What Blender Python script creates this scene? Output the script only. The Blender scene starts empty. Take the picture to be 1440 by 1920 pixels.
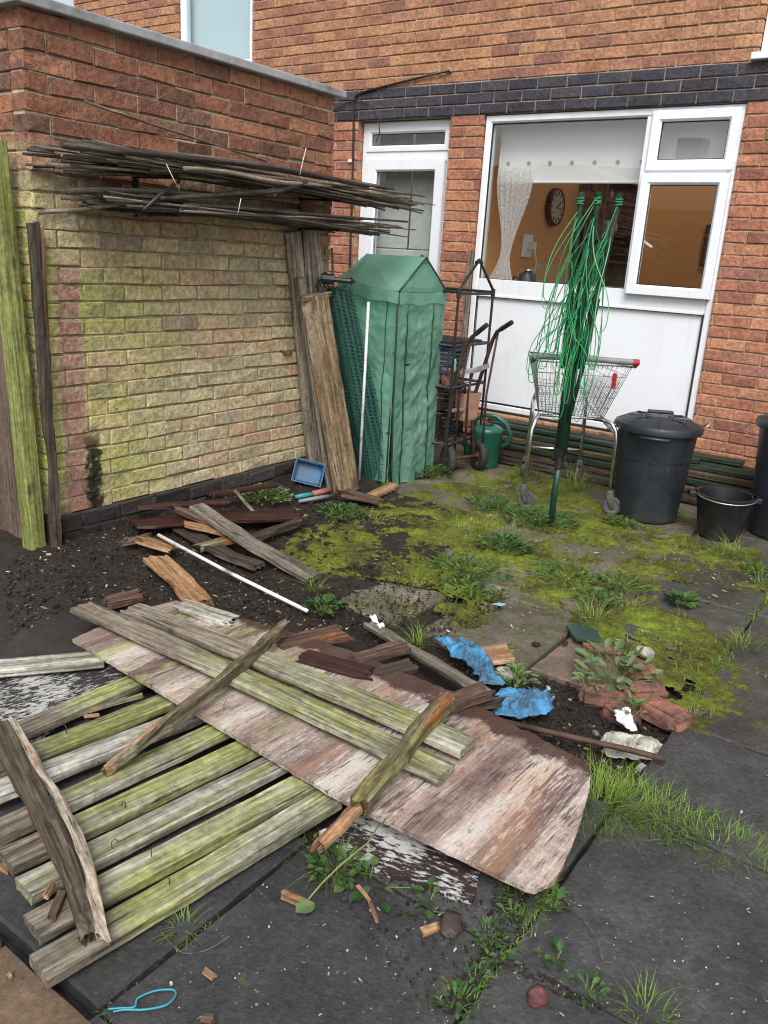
import bpy, bmesh, math, random
from mathutils import Vector, Matrix, noise
SC = bpy.context.scene
COL = SC.collection
random.seed(7)
R = math.radians

# ------------------------------------------------------------------ camera, sky, sun, exposure
W, H, F = 1440.0, 1920.0, 1546.7
YAW, PITCH, ROLL, EYE = R(-34.5787), R(-17.3091), R(3.4669), 1.45
fw = Vector((math.sin(YAW)*math.cos(PITCH), math.cos(YAW)*math.cos(PITCH), math.sin(PITCH)))
r0 = Vector((math.cos(YAW), -math.sin(YAW), 0)); u0 = r0.cross(fw)
rt = r0*math.cos(ROLL)+u0*math.sin(ROLL); up = -r0*math.sin(ROLL)+u0*math.cos(ROLL)
EY = Vector((0, 0, EYE))
cd = bpy.data.cameras.new('camera'); cam = bpy.data.objects.new('camera', cd); COL.objects.link(cam)
cam.matrix_world = Matrix(((rt.x, up.x, -fw.x, 0), (rt.y, up.y, -fw.y, 0), (rt.z, up.z, -fw.z, EYE), (0, 0, 0, 1)))
cd.sensor_fit = 'VERTICAL'; cd.sensor_height = 36; cd.lens = F/H*36; cd.clip_start = .05; cd.clip_end = 400
SC.camera = cam
SUN_EL, SUN_AZ = R(50), R(148)
wd = bpy.data.worlds.new('World'); SC.world = wd; wd.use_nodes = True
nt = wd.node_tree; bg = nt.nodes['Background']
sky = nt.nodes.new('ShaderNodeTexSky'); sky.sky_type = 'NISHITA'; sky.sun_disc = False
sky.sun_elevation = SUN_EL; sky.sun_rotation = SUN_AZ; sky.dust_density = 4; sky.air_density = 1.0
hs = nt.nodes.new('ShaderNodeHueSaturation'); hs.inputs['Saturation'].default_value = .38
nt.links.new(sky.outputs[0], hs.inputs['Color']); nt.links.new(hs.outputs[0], bg.inputs[0])
bg.inputs[1].default_value = .13
sd = bpy.data.lights.new('sun', 'SUN'); sd.energy = 1.5; sd.angle = R(28); sd.color = (1, .985, .96)
so = bpy.data.objects.new('sun', sd); COL.objects.link(so)
sdir = Vector((math.sin(SUN_AZ)*math.cos(SUN_EL), math.cos(SUN_AZ)*math.cos(SUN_EL), math.sin(SUN_EL)))
so.rotation_euler = (-sdir).to_track_quat('-Z', 'Y').to_euler(); so.location = sdir*30
SC.view_settings.view_transform = 'Standard'; SC.view_settings.look = 'None'
SC.view_settings.exposure = 0.6; SC.view_settings.gamma = 1
SC.cycles.use_denoising = True; SC.cycles.filter_width = 1.1
SC.cycles.max_bounces = 8; SC.cycles.transparent_max_bounces = 24

# ------------------------------------------------------------------ where things stand: from a sight line to a point on the ground or on a wall
def ray(x, y): return rt*(x-W/2)-up*(y-H/2)+fw*F
def g(x, y, z=0.0):
    d = ray(x, y); return EY+d*((z-EYE)/d.z)
def hy(x, y, Y):
    d = ray(x, y); return EY+d*(Y/d.y)
def hx(x, y, X):
    d = ray(x, y); return EY+d*(X/d.x)
def nz(p, s=1.0, o=0.0): return noise.noise(Vector((p[0]*s+o, p[1]*s+o*1.7, p[2]*s-o)))
def sm(a, b, t):
    t = max(0., min(1., (t-a)/(b-a))); return t*t*(3-2*t)

# ------------------------------------------------------------------ materials
class NT:
    def __init__(s, name):
        s.m = bpy.data.materials.new(name); s.m.use_nodes = True; s.t = s.m.node_tree
        s.b = s.t.nodes['Principled BSDF']; s.out = s.t.nodes['Material Output']
    def n(s, typ, **kw):
        nd = s.t.nodes.new('ShaderNode'+typ)
        for k, v in kw.items():
            if k.startswith('i_'): nd.inputs[int(k[2:]) if k[2:].isdigit() else k[2:].replace('_', ' ')].default_value = v
            else: setattr(nd, k, v)
        return nd
    def l(s, a, b): s.t.links.new(a, b)
    def coord(s, kind='Object', scale=(1, 1, 1), rnd=True):
        if kind == 'World': c = s.n('NewGeometry').outputs['Position']
        else: c = s.n('TexCoord').outputs[kind]
        if rnd and kind == 'Object':
            oi = s.n('ObjectInfo'); mv = s.n('CombineXYZ')
            for i in range(3): s.l(oi.outputs['Random'], mv.inputs[i])
            v2 = s.n('VectorMath', operation='MULTIPLY_ADD'); s.l(mv.outputs[0], v2.inputs[0]); v2.inputs[1].default_value = (31, 17, 23); s.l(c, v2.inputs[2]); c = v2.outputs[0]
        if scale != (1, 1, 1):
            mp = s.n('VectorMath', operation='MULTIPLY'); s.l(c, mp.inputs[0]); mp.inputs[1].default_value = scale; c = mp.outputs[0]
        return c
    def noise(s, c, scale, detail=5, rough=.6, dist=0):
        nd = s.n('TexNoise'); s.l(c, nd.inputs['Vector']); nd.inputs['Scale'].default_value = scale
        nd.inputs['Detail'].default_value = detail; nd.inputs['Roughness'].default_value = rough; nd.inputs['Distortion'].default_value = dist
        return nd.outputs['Fac']
    def ramp(s, f, stops, interp='LINEAR'):
        nd = s.n('ValToRGB'); cr = nd.color_ramp; cr.interpolation = interp
        while len(cr.elements) < len(stops): cr.elements.new(.5)
        for e, (p, c) in zip(cr.elements, stops):
            e.position = p; e.color = (c, c, c, 1) if isinstance(c, (int, float)) else (*c, 1)
        s.l(f, nd.inputs[0]); return nd.outputs[0]
    def mix(s, f, a, b, mode='MIX'):
        nd = s.n('Mix', data_type='RGBA', blend_type=mode)
        for ix, v in ((0, f), (6, a), (7, b)):
            sock = nd.inputs[ix]
            if isinstance(v, (int, float)): sock.default_value = v if ix == 0 else (v, v, v, 1)
            elif isinstance(v, tuple): sock.default_value = (*v, 1)
            else: s.l(v, sock)
        return nd.outputs[2]
    def math(s, op, a, b=0.0, clamp=False):
        nd = s.n('Math', operation=op, use_clamp=clamp)
        for i, v in enumerate((a, b)):
            if isinstance(v, (int, float)): nd.inputs[i].default_value = v
            else: s.l(v, nd.inputs[i])
        return nd.outputs[0]
    def bump(s, h, strength=.5, dist=.01, prev=None):
        nd = s.n('Bump'); nd.inputs['Strength'].default_value = strength; nd.inputs['Distance'].default_value = dist
        s.l(h, nd.inputs['Height'])
        if prev is not None: s.l(prev, nd.inputs['Normal'])
        return nd.outputs[0]
    def mottle(s, col, c, scale, lo, hi, detail=4, a=.35, b=.65):
        return s.mix(1.0, col, s.ramp(s.noise(c, scale, detail, .65), [(a, lo), (b, hi)]), 'MULTIPLY')
    def fin(s, col=None, rough=.6, normal=None, spec=.5, metal=0):
        b = s.b
        if col is not None:
            if isinstance(col, tuple): b.inputs['Base Color'].default_value = (*col, 1)
            else: s.l(col, b.inputs['Base Color'])
        if isinstance(rough, (int, float)): b.inputs['Roughness'].default_value = rough
        else: s.l(rough, b.inputs['Roughness'])
        if normal is not None: s.l(normal, b.inputs['Normal'])
        b.inputs['Specular IOR Level'].default_value = spec; b.inputs['Metallic'].default_value = metal
        return s.m
    def sepxyz(s, c):
        nd = s.n('SeparateXYZ'); s.l(c, nd.inputs[0]); return nd.outputs

def simple(name, col, rough=.5, metal=0, spec=.5, var=.25, sc=14, bump=.15, dirt=None, dirtamt=.5):
    t = NT(name); c = t.coord()
    n1 = t.noise(c, sc, 6)
    lo = tuple(v*(1-var) for v in col); hi = tuple(min(1, v*(1+var)) for v in col)
    cc = t.ramp(n1, [(.3, lo), (.7, hi)])
    if dirt: cc = t.mix(t.ramp(t.noise(c, sc*.45, 8, .7), [(.6-dirtamt*.3, 0.), (.75-dirtamt*.2, 1.)]), cc, dirt)
    rr = t.ramp(n1, [(.2, max(.05, rough-.12)), (.8, min(1, rough+.12))])
    return t.fin(cc, rr, t.bump(t.noise(c, sc*6, 4), bump, .004), spec, metal)

def wood(name, c1, c2, c3, algae=0.0, acol=(.20, .24, .05), pale=0.0, pcol=(.45, .44, .36), dark=.35, dcol=(.03, .024, .018), rough=.62, paint=None, axis=0, spec=.35, crack=1.0, red=0.0, bare=None, bcol=(.17, .125, .10)):
    t = NT(name); c = t.coord()
    def st(a, b):
        v = [b, b, b]; v[axis] = a
        m = t.n('VectorMath', operation='MULTIPLY'); t.l(c, m.inputs[0]); m.inputs[1].default_value = v; return m.outputs[0]
    grain = t.noise(st(1.9, 38), 1, 8, .7, .5); fine = t.noise(st(4, 95), 1, 5, .65)
    blot = t.noise(st(2.2, 6), 1, 6, .6)
    col = t.ramp(grain, [(.32, c1), (.5, c2), (.66, c3)])
    if pale: col = t.mix(t.ramp(t.math('ADD', t.math('MULTIPLY', blot, .6), t.math('MULTIPLY', grain, .4)), [(.62-pale*.3, 0.), (.72-pale*.18, .8)]), col, pcol)
    bm = None
    if bare:   # length of board that lay under a batten or in the dry: no algae, browner
        ox = t.sepxyz(t.coord('Object', rnd=False))[0]; bm = t.ramp(t.math('ADD', ox, t.math('MULTIPLY', t.math('SUBTRACT', t.noise(c, 9, 4), .5), .07)), [(bare[0], 1.), (bare[1], 0.)])
        col = t.mix(t.math('MULTIPLY', bm, .72), col, t.ramp(grain, [(.35, tuple(v*.5 for v in bcol)), (.65, tuple(v*1.35 for v in bcol))]))
    if algae:
        an = t.math('ADD', t.math('MULTIPLY', t.noise(st(1.3, 7), 1, 7, .65), .7), t.math('MULTIPLY', t.noise(c, 16, 6, .7), .3))
        ac = t.ramp(t.noise(st(3, 40), 1, 4), [(.3, tuple(v*.6 for v in acol)), (.7, acol)])
        af = t.ramp(an, [(.66-algae*.33, 0.), (.78-algae*.30, .85)])
        if bm is not None: af = t.math('MULTIPLY', af, t.math('SUBTRACT', 1.0, t.math('MULTIPLY', bm, .9)))
        col = t.mix(af, col, ac)
    if red: col = t.mix(t.ramp(t.noise(st(2.5, 14), 1, 6, .65), [(.62-red*.3, 0.), (.7-red*.25, .9)]), col, (.30, .105, .03))
    if paint:
        pc, amt = paint
        pn = t.math('ADD', t.math('MULTIPLY', t.noise(st(7, 60), 1, 6, .7), .6), t.math('MULTIPLY', t.noise(c, 5, 3), .4))
        pf = t.ramp(pn, [(.57-amt*.2, 0.), (.60-amt*.2, 1.)]); col = t.mix(pf, col, t.ramp(blot, [(.3, tuple(v*.7 for v in pc)), (.7, pc)]))
    col = t.mix(t.ramp(t.noise(c, 9, 8, .72), [(.56, 0.), (.72, dark)]), col, dcol)
    col = t.mottle(col, st(3, 70), 1, .55, 1.3); col = t.mottle(col, c, 42, .72, 1.18)
    kn = t.n('TexVoronoi'); t.l(st(3.2, 9), kn.inputs['Vector']); kn.inputs['Scale'].default_value = 1; kd = t.math('ADD', kn.outputs['Distance'], t.math('MULTIPLY', t.math('SUBTRACT', t.noise(c, 40, 3), .5), .12))
    col = t.mix(t.math('MULTIPLY', t.ramp(kd, [(.05, .75), (.12, 0.)]), t.ramp(kn.outputs['Color'], [(.55, 0.), (.6, 1.)])), col, tuple(v*1.2 for v in dcol))
    col = t.mix(t.ramp(fine, [(.36, .85*crack), (.44, 0.)]), col, tuple(v*.8 for v in dcol))
    n = t.bump(grain, .8, .012); n = t.bump(fine, .7*crack+.1, .006, n)
    return t.fin(col, t.ramp(blot, [(.3, rough-.12), (.7, rough+.15)]), n, spec)

def brick_mat(name, stops, algae=False, sc=1.0):
    t = NT(name); geo = t.n('NewGeometry'); pos = geo.outputs['Position']; rnd = geo.outputs['Random Per Island']
    col = t.ramp(rnd, stops)
    n1 = t.noise(pos, 9, 7, .65); n2 = t.noise(pos, 70, 5, .6)
    if algae:
        xyz = t.sepxyz(pos); z = xyz[2]; y = xyz[1]
        low = t.ramp(rnd, algae); zz = t.math('ADD', z, t.math('MULTIPLY', t.math('SUBTRACT', t.noise(pos, 2.2, 5), .5), .7))
        col = t.mix(t.ramp(t.math('MULTIPLY', zz, .4), [(.60, 1.), (.72, 0.)]), col, low)
        # green algae: heaviest by the gate corner, thinner along the wall
        an = t.math('ADD', t.noise(pos, 3.2, 8, .68), t.math('MULTIPLY', t.math('SUBTRACT', 2.75, y), .22))
        am = t.math('MULTIPLY', t.ramp(an, [(.44, 0.), (.74, .85)]), t.ramp(t.math('MULTIPLY', zz, .4), [(.50, 1.), (.66, 0.)]))
        # the strip that a gate post once covered, left bare and pinkish
        yb = t.math('ABSOLUTE', t.math('SUBTRACT', y, 2.255)); sn = t.math('ADD', yb, t.math('MULTIPLY', t.math('SUBTRACT', t.noise(pos, 14, 5), .5), .05))
        strip = t.math('MULTIPLY', t.ramp(sn, [(.055, 1.), (.075, 0.)]), t.ramp(t.math('MULTIPLY', z, .4), [(.52, 1.), (.56, 0.)]))
        am = t.math('MULTIPLY', am, t.math('SUBTRACT', 1.0, strip))
        col = t.mix(t.math('MULTIPLY', strip, .8), col, t.ramp(n1, [(.35, (.27, .10, .065)), (.65, (.42, .27, .23))]))
        col = t.mix(am, col, t.ramp(t.noise(pos, 30, 4), [(.3, (.30, .33, .06)), (.7, (.44, .47, .10))]))
        sb = t.math('ABSOLUTE', t.math('SUBTRACT', y, 2.345)); sb = t.math('ADD', sb, t.math('MULTIPLY', t.math('SUBTRACT', t.noise(pos, 22, 6), .5), .16))
        soot = t.math('MULTIPLY', t.ramp(sb, [(.0, 1.), (.03, .9), (.05, 0.)]), t.ramp(z, [(.50, 1.), (.62, 0.)]))
        col = t.mix(soot, col, (.012, .011, .009))
    col = t.mottle(col, pos, 38, .66, 1.25, 5); col = t.mottle(col, pos, 5, .8, 1.15, 5)
    # soot, lime bloom and knocks
    col = t.mix(t.ramp(n1, [(.55, 0.), (.78, .45)]), col, tuple(v*.35 for v in stops[0][1]))
    col = t.mix(t.ramp(t.noise(pos, 85, 3), [(.30, .7), (.38, 0.)]), col, tuple(v*.3 for v in stops[0][1]))
    col = t.mix(t.ramp(t.noise(pos, 24, 7, .7), [(.70, 0.), (.78, .45)]), col, (.5, .44, .38))
    nn = t.bump(n2, .7, .008); nn = t.bump(t.noise(pos, 24, 5), .6, .014, nn)
    return t.fin(col, t.ramp(n1, [(.3, .72), (.7, .92)]), nn, .25)

M = {}
M['brick_low'] = brick_mat('house_brick_red', [(0, (.27, .115, .085)), (.2, (.38, .155, .10)), (.5, (.44, .19, .115)), (.85, (.49, .235, .135)), (1, (.31, .14, .115))])
M['brick_up'] = brick_mat('house_brick_orange', [(0, (.27, .13, .095)), (.2, (.36, .175, .105)), (.55, (.425, .215, .12)), (.85, (.47, .255, .14)), (1, (.33, .16, .11))])
M['brick_blue'] = brick_mat('house_brick_blue', [(0, (.045, .042, .052)), (.5, (.06, .058, .075)), (.8, (.075, .065, .07)), (1, (.05, .055, .075))])
M['brick_shed'] = brick_mat('shed_brick', [(0, (.15, .085, .065)), (.25, (.235, .105, .068)), (.6, (.29, .13, .08)), (.85, (.35, .165, .095)), (1, (.2, .115, .08))],
    algae=[(0, (.42, .36, .24)), (.3, (.50, .43, .27)), (.55, (.55, .45, .275)), (.75, (.55, .42, .265)), (.9, (.52, .36, .23)), (.97, (.36, .28, .23)), (1, (.36, .28, .23))])
M['plinth'] = brick_mat('shed_plinth_brick', [(0, (.022, .02, .019)), (.6, (.04, .036, .034)), (1, (.06, .052, .048))])
def mortar(name, a, b, alg=False):
    t = NT(name); p = t.coord('World'); col = t.ramp(t.noise(p, 12, 7, .65), [(.3, a), (.7, b)])
    col = t.mottle(col, p, 30, .65, 1.2, 5)
    if alg:
        xyz = t.sepxyz(p); sb = t.math('ADD', t.math('ABSOLUTE', t.math('SUBTRACT', xyz[1], 2.345)), t.math('MULTIPLY', t.math('SUBTRACT', t.noise(p, 22, 6), .5), .16)); col = t.mix(t.math('MULTIPLY', t.ramp(sb, [(.0, 1.), (.03, .9), (.05, 0.)]), t.ramp(xyz[2], [(.50, 1.), (.62, 0.)])), col, (.012, .011, .009)); col = t.mix(t.math('MULTIPLY', t.ramp(t.noise(p, 5, 6, .7), [(.42, 0.), (.6, .7)]), t.ramp(t.math('MULTIPLY', xyz[2], .4), [(.5, 1.), (.7, 0.)])), col, (.15, .16, .03))
    return t.fin(col, .92, t.bump(t.noise(p, 90, 4), .6, .004), .2)
M['mortar'] = mortar('house_mortar', (.33, .22, .145), (.45, .33, .22))
M['mortar_blue'] = mortar('band_mortar', (.24, .19, .15), (.36, .30, .24))
M['mortar_shed'] = mortar('shed_mortar', (.40, .345, .24), (.55, .48, .34), True)
M['mortar_plinth'] = mortar('plinth_mortar', (.04, .036, .033), (.07, .062, .055))
def upvc():
    t = NT('white_upvc'); p = t.coord('World')
    col = t.mix(t.ramp(t.noise(p, 4, 7, .7), [(.5, 0.), (.8, .28)]), (.76, .79, .83), (.50, .49, .45)); dr = t.n('VectorMath', operation='MULTIPLY'); t.l(p, dr.inputs[0]); dr.inputs[1].default_value = (26, 26, 1.3); col = t.mix(t.ramp(t.noise(dr.outputs[0], 1, 6, .7), [(.56, 0.), (.74, .22)]), col, (.42, .42, .39)); col = t.mix(t.ramp(t.noise(p, 55, 4), [(.66, 0.), (.72, .25)]), col, (.4, .38, .33))
    return t.fin(col, .28, t.bump(t.noise(p, 3, 2), .06, .01), .5)
M['upvc'] = upvc()
def glassm(name, tint=(.9, .93, .93), ior=1.75):
    t = NT(name); fr = t.n('Fresnel'); fr.inputs[0].default_value = ior
    tr = t.n('BsdfTransparent'); tr.inputs[0].default_value = (*tint, 1); gl = t.n('BsdfGlossy'); gl.inputs['Roughness'].default_value = .015
    b = t.bump(t.noise(t.coord('World'), 1.6, 2), .05, .02); t.l(b, gl.inputs['Normal'])
    bf = t.n('NewGeometry').outputs['Backfacing']; fac = t.math('ADD', t.math('MULTIPLY', fr.outputs[0], t.math('SUBTRACT', 1.0, bf)), t.math('MULTIPLY', bf, .04))
    mx = t.n('MixShader'); t.l(fac, mx.inputs[0]); t.l(tr.outputs[0], mx.inputs[1]); t.l(gl.outputs[0], mx.inputs[2]); t.l(mx.outputs[0], t.out.inputs[0])
    return t.m
M['glass'] = glassm('window_glass', (.98, .985, .985), 2.15); M['glass_up'] = glassm('bedroom_glass', (.86, .93, .95), 1.9); M['glass_door'] = glassm('door_glass', (.9, .92, .91), 1.6)
M['gasket'] = simple('black_gasket', (.012, .012, .013), .6)
M['coping'] = simple('grey_coping', (.33, .34, .355), .55, var=.18, sc=7, bump=.3, dirt=(.14, .14, .13), dirtamt=.4)
M['orange_wall'] = simple('orange_emulsion', (.58, .27, .09), .7, var=.06, sc=2, bump=.05)
M['ceiling'] = simple('white_emulsion', (.75, .73, .69), .8, var=.04, sc=2, bump=.04)
M['cream'] = simple('cream_paint', (.55, .50, .38), .6, var=.05, sc=3, bump=.05)
M['pine'] = wood('varnished_pine', (.38, .16, .035), (.45, .20, .05), (.50, .24, .07), dark=.05, crack=.2, axis=2)
M['mahogany'] = wood('dark_dresser_wood', (.05, .018, .01), (.075, .028, .015), (.10, .04, .02), dark=.1, crack=.2, axis=2)
M['worktop'] = simple('pale_worktop', (.5, .47, .42), .4)
M['chrome'] = simple('chrome', (.72, .73, .74), .22, 1, var=.1, bump=.05, dirt=(.3, .28, .26), dirtamt=.2)
M['galv'] = simple('zinc_wire', (.62, .63, .64), .34, .85, var=.15, bump=.1, dirt=(.28, .27, .26), dirtamt=.3)
M['upvc_dirty'] = None
M['white_plastic'] = simple('white_plastic', (.72, .72, .70), .4, var=.06)
M['black_plastic'] = simple('black_plastic', (.014, .0145, .016), .42, var=.3, sc=9, bump=.1, dirt=(.045, .042, .038), dirtamt=.35)
M['black_metal'] = simple('black_metal', (.016, .017, .018), .5, .2, var=.3, dirt=(.05, .04, .03), dirtamt=.3)
def binm(name, base, streak):
    t = NT(name); c = t.coord('Object', rnd=False); xyz = t.sepxyz(c)
    st = t.n('VectorMath', operation='MULTIPLY'); t.l(c, st.inputs[0]); st.inputs[1].default_value = (9, 9, 1.2)
    col = t.ramp(t.noise(c, 6, 6), [(.3, tuple(v*.75 for v in base)), (.7, tuple(v*1.3 for v in base))])
    col = t.mix(t.ramp(t.noise(st.outputs[0], 1, 7, .7), [(.60, 0.), (.75, streak)]), col, (.16, .12, .085))
    col = t.mix(t.math('MULTIPLY', t.ramp(t.noise(c, 18, 6, .7), [(.4, 0.), (.6, .6)]), t.ramp(xyz[2], [(.0, 1.), (.14, 0.)])), col, (.055, .05, .035))
    return t.fin(col, t.ramp(t.noise(c, 12, 6), [(.3, .34), (.7, .52)]), t.bump(t.noise(c, 60, 4), .12, .003), .45)
M['bin'] = binm('dark_bin_plastic', (.017, .021, .028), .5); M['bucket'] = binm('bucket_plastic', (.011, .012, .014), .15)
M['rust'] = simple('rusty_steel', (.085, .048, .032), .72, .25, var=.45, sc=18, bump=.5, dirt=(.03, .022, .018), dirtamt=.5)
M['rubber'] = simple('old_rubber', (.022, .021, .02), .75, var=.3, dirt=(.06, .055, .04), dirtamt=.5)
M['tyre_green'] = simple('mossy_wheel_rim', (.10, .10, .045), .75, var=.4, sc=24, dirt=(.03, .028, .02))
M['dark_castor'] = simple('dark_castor_wheel', (.075, .077, .08), .6, var=.25)
M['grey_rubber'] = simple('grey_castor_rubber', (.20, .205, .21), .55, var=.15)
M['cord'] = simple('green_cord', (.02, .27, .09), .42, var=.3, sc=25)
M['cord_pale'] = simple('sun_bleached_cord', (.16, .38, .18), .5, var=.3)
M['pole_green'] = simple('dark_green_pole', (.010, .045, .030), .38, .1, var=.35, dirt=(.09, .10, .06), dirtamt=.28)
M['can'] = simple('green_can_plastic', (.012, .115, .075), .34, var=.2, sc=8, bump=.06, dirt=(.02, .06, .04), dirtamt=.4)
M['navy_plastic'] = simple('navy_crate_plastic', (.02, .05, .085), .5, var=.3)
M['blue_plastic'] = simple('blue_plastic', (.012, .11, .27), .4, var=.25, sc=12, dirt=(.03, .06, .09), dirtamt=.45)
M['blue_cloth'] = simple('blue_paper_cloth', (.06, .26, .48), .6, var=.35, sc=30, bump=.8, dirt=(.035, .08, .13), dirtamt=.75)
M['red_plastic'] = simple('red_plastic', (.36, .02, .022), .4, var=.15)
M['teal'] = simple('teal_grip', (.03, .23, .24), .5, var=.2)
M['faded_red'] = simple('faded_red_grip', (.28, .10, .08), .6, var=.25)
M['terracotta'] = simple('terracotta', (.42, .23, .165), .8, var=.25, sc=10, bump=.3, dirt=(.30, .22, .18), dirtamt=.4)
M['loose_brick'] = simple('loose_brick', (.34, .135, .09), .9, var=.45, sc=22, bump=1, dirt=(.08, .05, .04), dirtamt=.75)
M['stone'] = simple('pale_stone', (.38, .36, .32), .85, var=.25, sc=25, bump=.6, dirt=(.14, .12, .09))
M['maroon_stone'] = simple('maroon_stone', (.09, .028, .026), .75, var=.35, sc=30, bump=.8, dirt=(.24, .14, .12), dirtamt=.25)
M['brown_shard'] = simple('brown_shard', (.045, .03, .027), .6, var=.3, sc=30, bump=.5)
M['polythene'] = simple('dirty_polythene', (.38, .38, .32), .32, var=.3, sc=16, bump=.5, dirt=(.10, .09, .06), dirtamt=.4)
M['paper'] = simple('white_paper', (.75, .76, .76), .7, var=.08)
M['turquoise'] = simple('turquoise_card', (.25, .55, .55), .5, var=.1)
M['dark_tile'] = simple('dark_green_slate', (.02, .05, .042), .5, var=.3)
M['white_tube'] = simple('white_coated_tube', (.66, .66, .64), .38, var=.12, dirt=(.2, .19, .16), dirtamt=.3)
M['blue_wire'] = simple('blue_wire', (.03, .26, .34), .45)
M['lino'] = simple('brown_floor', (.2, .12, .07), .5)

# weathered timber
M['w_slat'] = wood('mossy_slat_wood', (.14, .13, .085), (.29, .275, .20), (.43, .415, .33), algae=.74, acol=(.36, .39, .105), pale=.6, pcol=(.60, .59, .51), dark=.75, bare=(.14, .22))
M['w_long'] = wood('mossy_long_plank_wood', (.14, .13, .085), (.28, .265, .19), (.42, .40, .31), algae=.58, acol=(.37, .40, .085), pale=.55, pcol=(.56, .55, .47), dark=.75, bare=(.55, .85), bcol=(.21, .155, .125))
M['w_sap'] = wood('pale_torn_sapwood', (.24, .18, .12), (.43, .36, .27), (.60, .54, .44), dark=.8, red=.15)
M['w_slat2'] = wood('grey_mossy_slat_wood', (.15, .135, .10), (.30, .28, .22), (.45, .435, .37), algae=.52, acol=(.33, .355, .10), pale=.65, pcol=(.62, .61, .55), dark=.75)
M['w_batten'] = wood('rotten_batten_wood', (.075, .055, .03), (.16, .13, .075), (.27, .235, .155), algae=.5, acol=(.27, .28, .055), pale=.3, dark=.8, red=.3)
M['w_log'] = wood('lichen_batten_wood', (.05, .038, .025), (.10, .078, .052), (.17, .14, .10), algae=.22, acol=(.17, .165, .05), pale=.22, pcol=(.40, .37, .30), dark=.8, red=.12)
M['w_fresh'] = wood('fresh_split_wood', (.25, .12, .055), (.36, .20, .10), (.47, .31, .18), dark=.75, dcol=(.09, .045, .025), pale=.3, pcol=(.5, .4, .27))
M['w_grey'] = wood('grey_dry_plank_wood', (.11, .092, .07), (.18, .155, .125), (.27, .24, .195), algae=.12, pale=.35, pcol=(.36, .34, .29), dark=.65)
M['w_pale'] = wood('silvery_plank_wood', (.17, .14, .10), (.31, .265, .20), (.45, .40, .32), algae=.1, pale=.4, pcol=(.54, .50, .43), dark=.7)
M['w_tan'] = wood('tan_weathered_board_wood', (.10, .068, .036), (.195, .138, .075), (.30, .225, .13), pale=.38, pcol=(.40, .35, .25), dark=.95, red=.15)
M['w_dark'] = wood('dark_wet_wood', (.035, .026, .02), (.065, .05, .038), (.11, .09, .068), algae=.1, dark=.7, rough=.5)
M['w_maroon'] = wood('maroon_painted_wood', (.035, .013, .012), (.05, .018, .016), (.075, .03, .026), dark=.5, rough=.42, crack=.5)
M['w_rot'] = wood('red_rotten_wood', (.055, .032, .023), (.11, .066, .046), (.20, .135, .095), dark=.9, red=.14, pale=.2, pcol=(.3, .22, .15))
M['w_fence'] = wood('brown_fence_wood', (.10, .07, .05), (.145, .105, .08), (.19, .145, .115), algae=.14, dark=.3, axis=0, crack=.5)
M['w_algae'] = wood('algae_covered_post_wood', (.17, .18, .06), (.25, .27, .08), (.33, .35, .13), algae=.7, acol=(.30, .345, .085), dark=.6, crack=.7)
M['w_deck'] = wood('green_stained_deck_wood', (.012, .028, .018), (.022, .042, .026), (.04, .06, .035), algae=.1, acol=(.06, .09, .03), dark=.5, rough=.5)
M['w_joist'] = wood('brown_joist_wood', (.06, .042, .025), (.10, .07, .04), (.14, .10, .06), algae=.1, dark=.6)
M['w_cane'] = wood('old_cane', (.085, .068, .05), (.16, .13, .10), (.27, .23, .18), dark=.6, pale=.2, pcol=(.30, .27, .21), axis=1)
M['w_cane_dark'] = wood('dark_cane', (.03, .025, .02), (.06, .05, .04), (.12, .10, .08), dark=.6, axis=1)
M['w_cane_pale'] = wood('bleached_cane', (.17, .14, .10), (.25, .21, .15), (.34, .29, .21), dark=.5, axis=1)
M['w_ply'] = None
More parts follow.
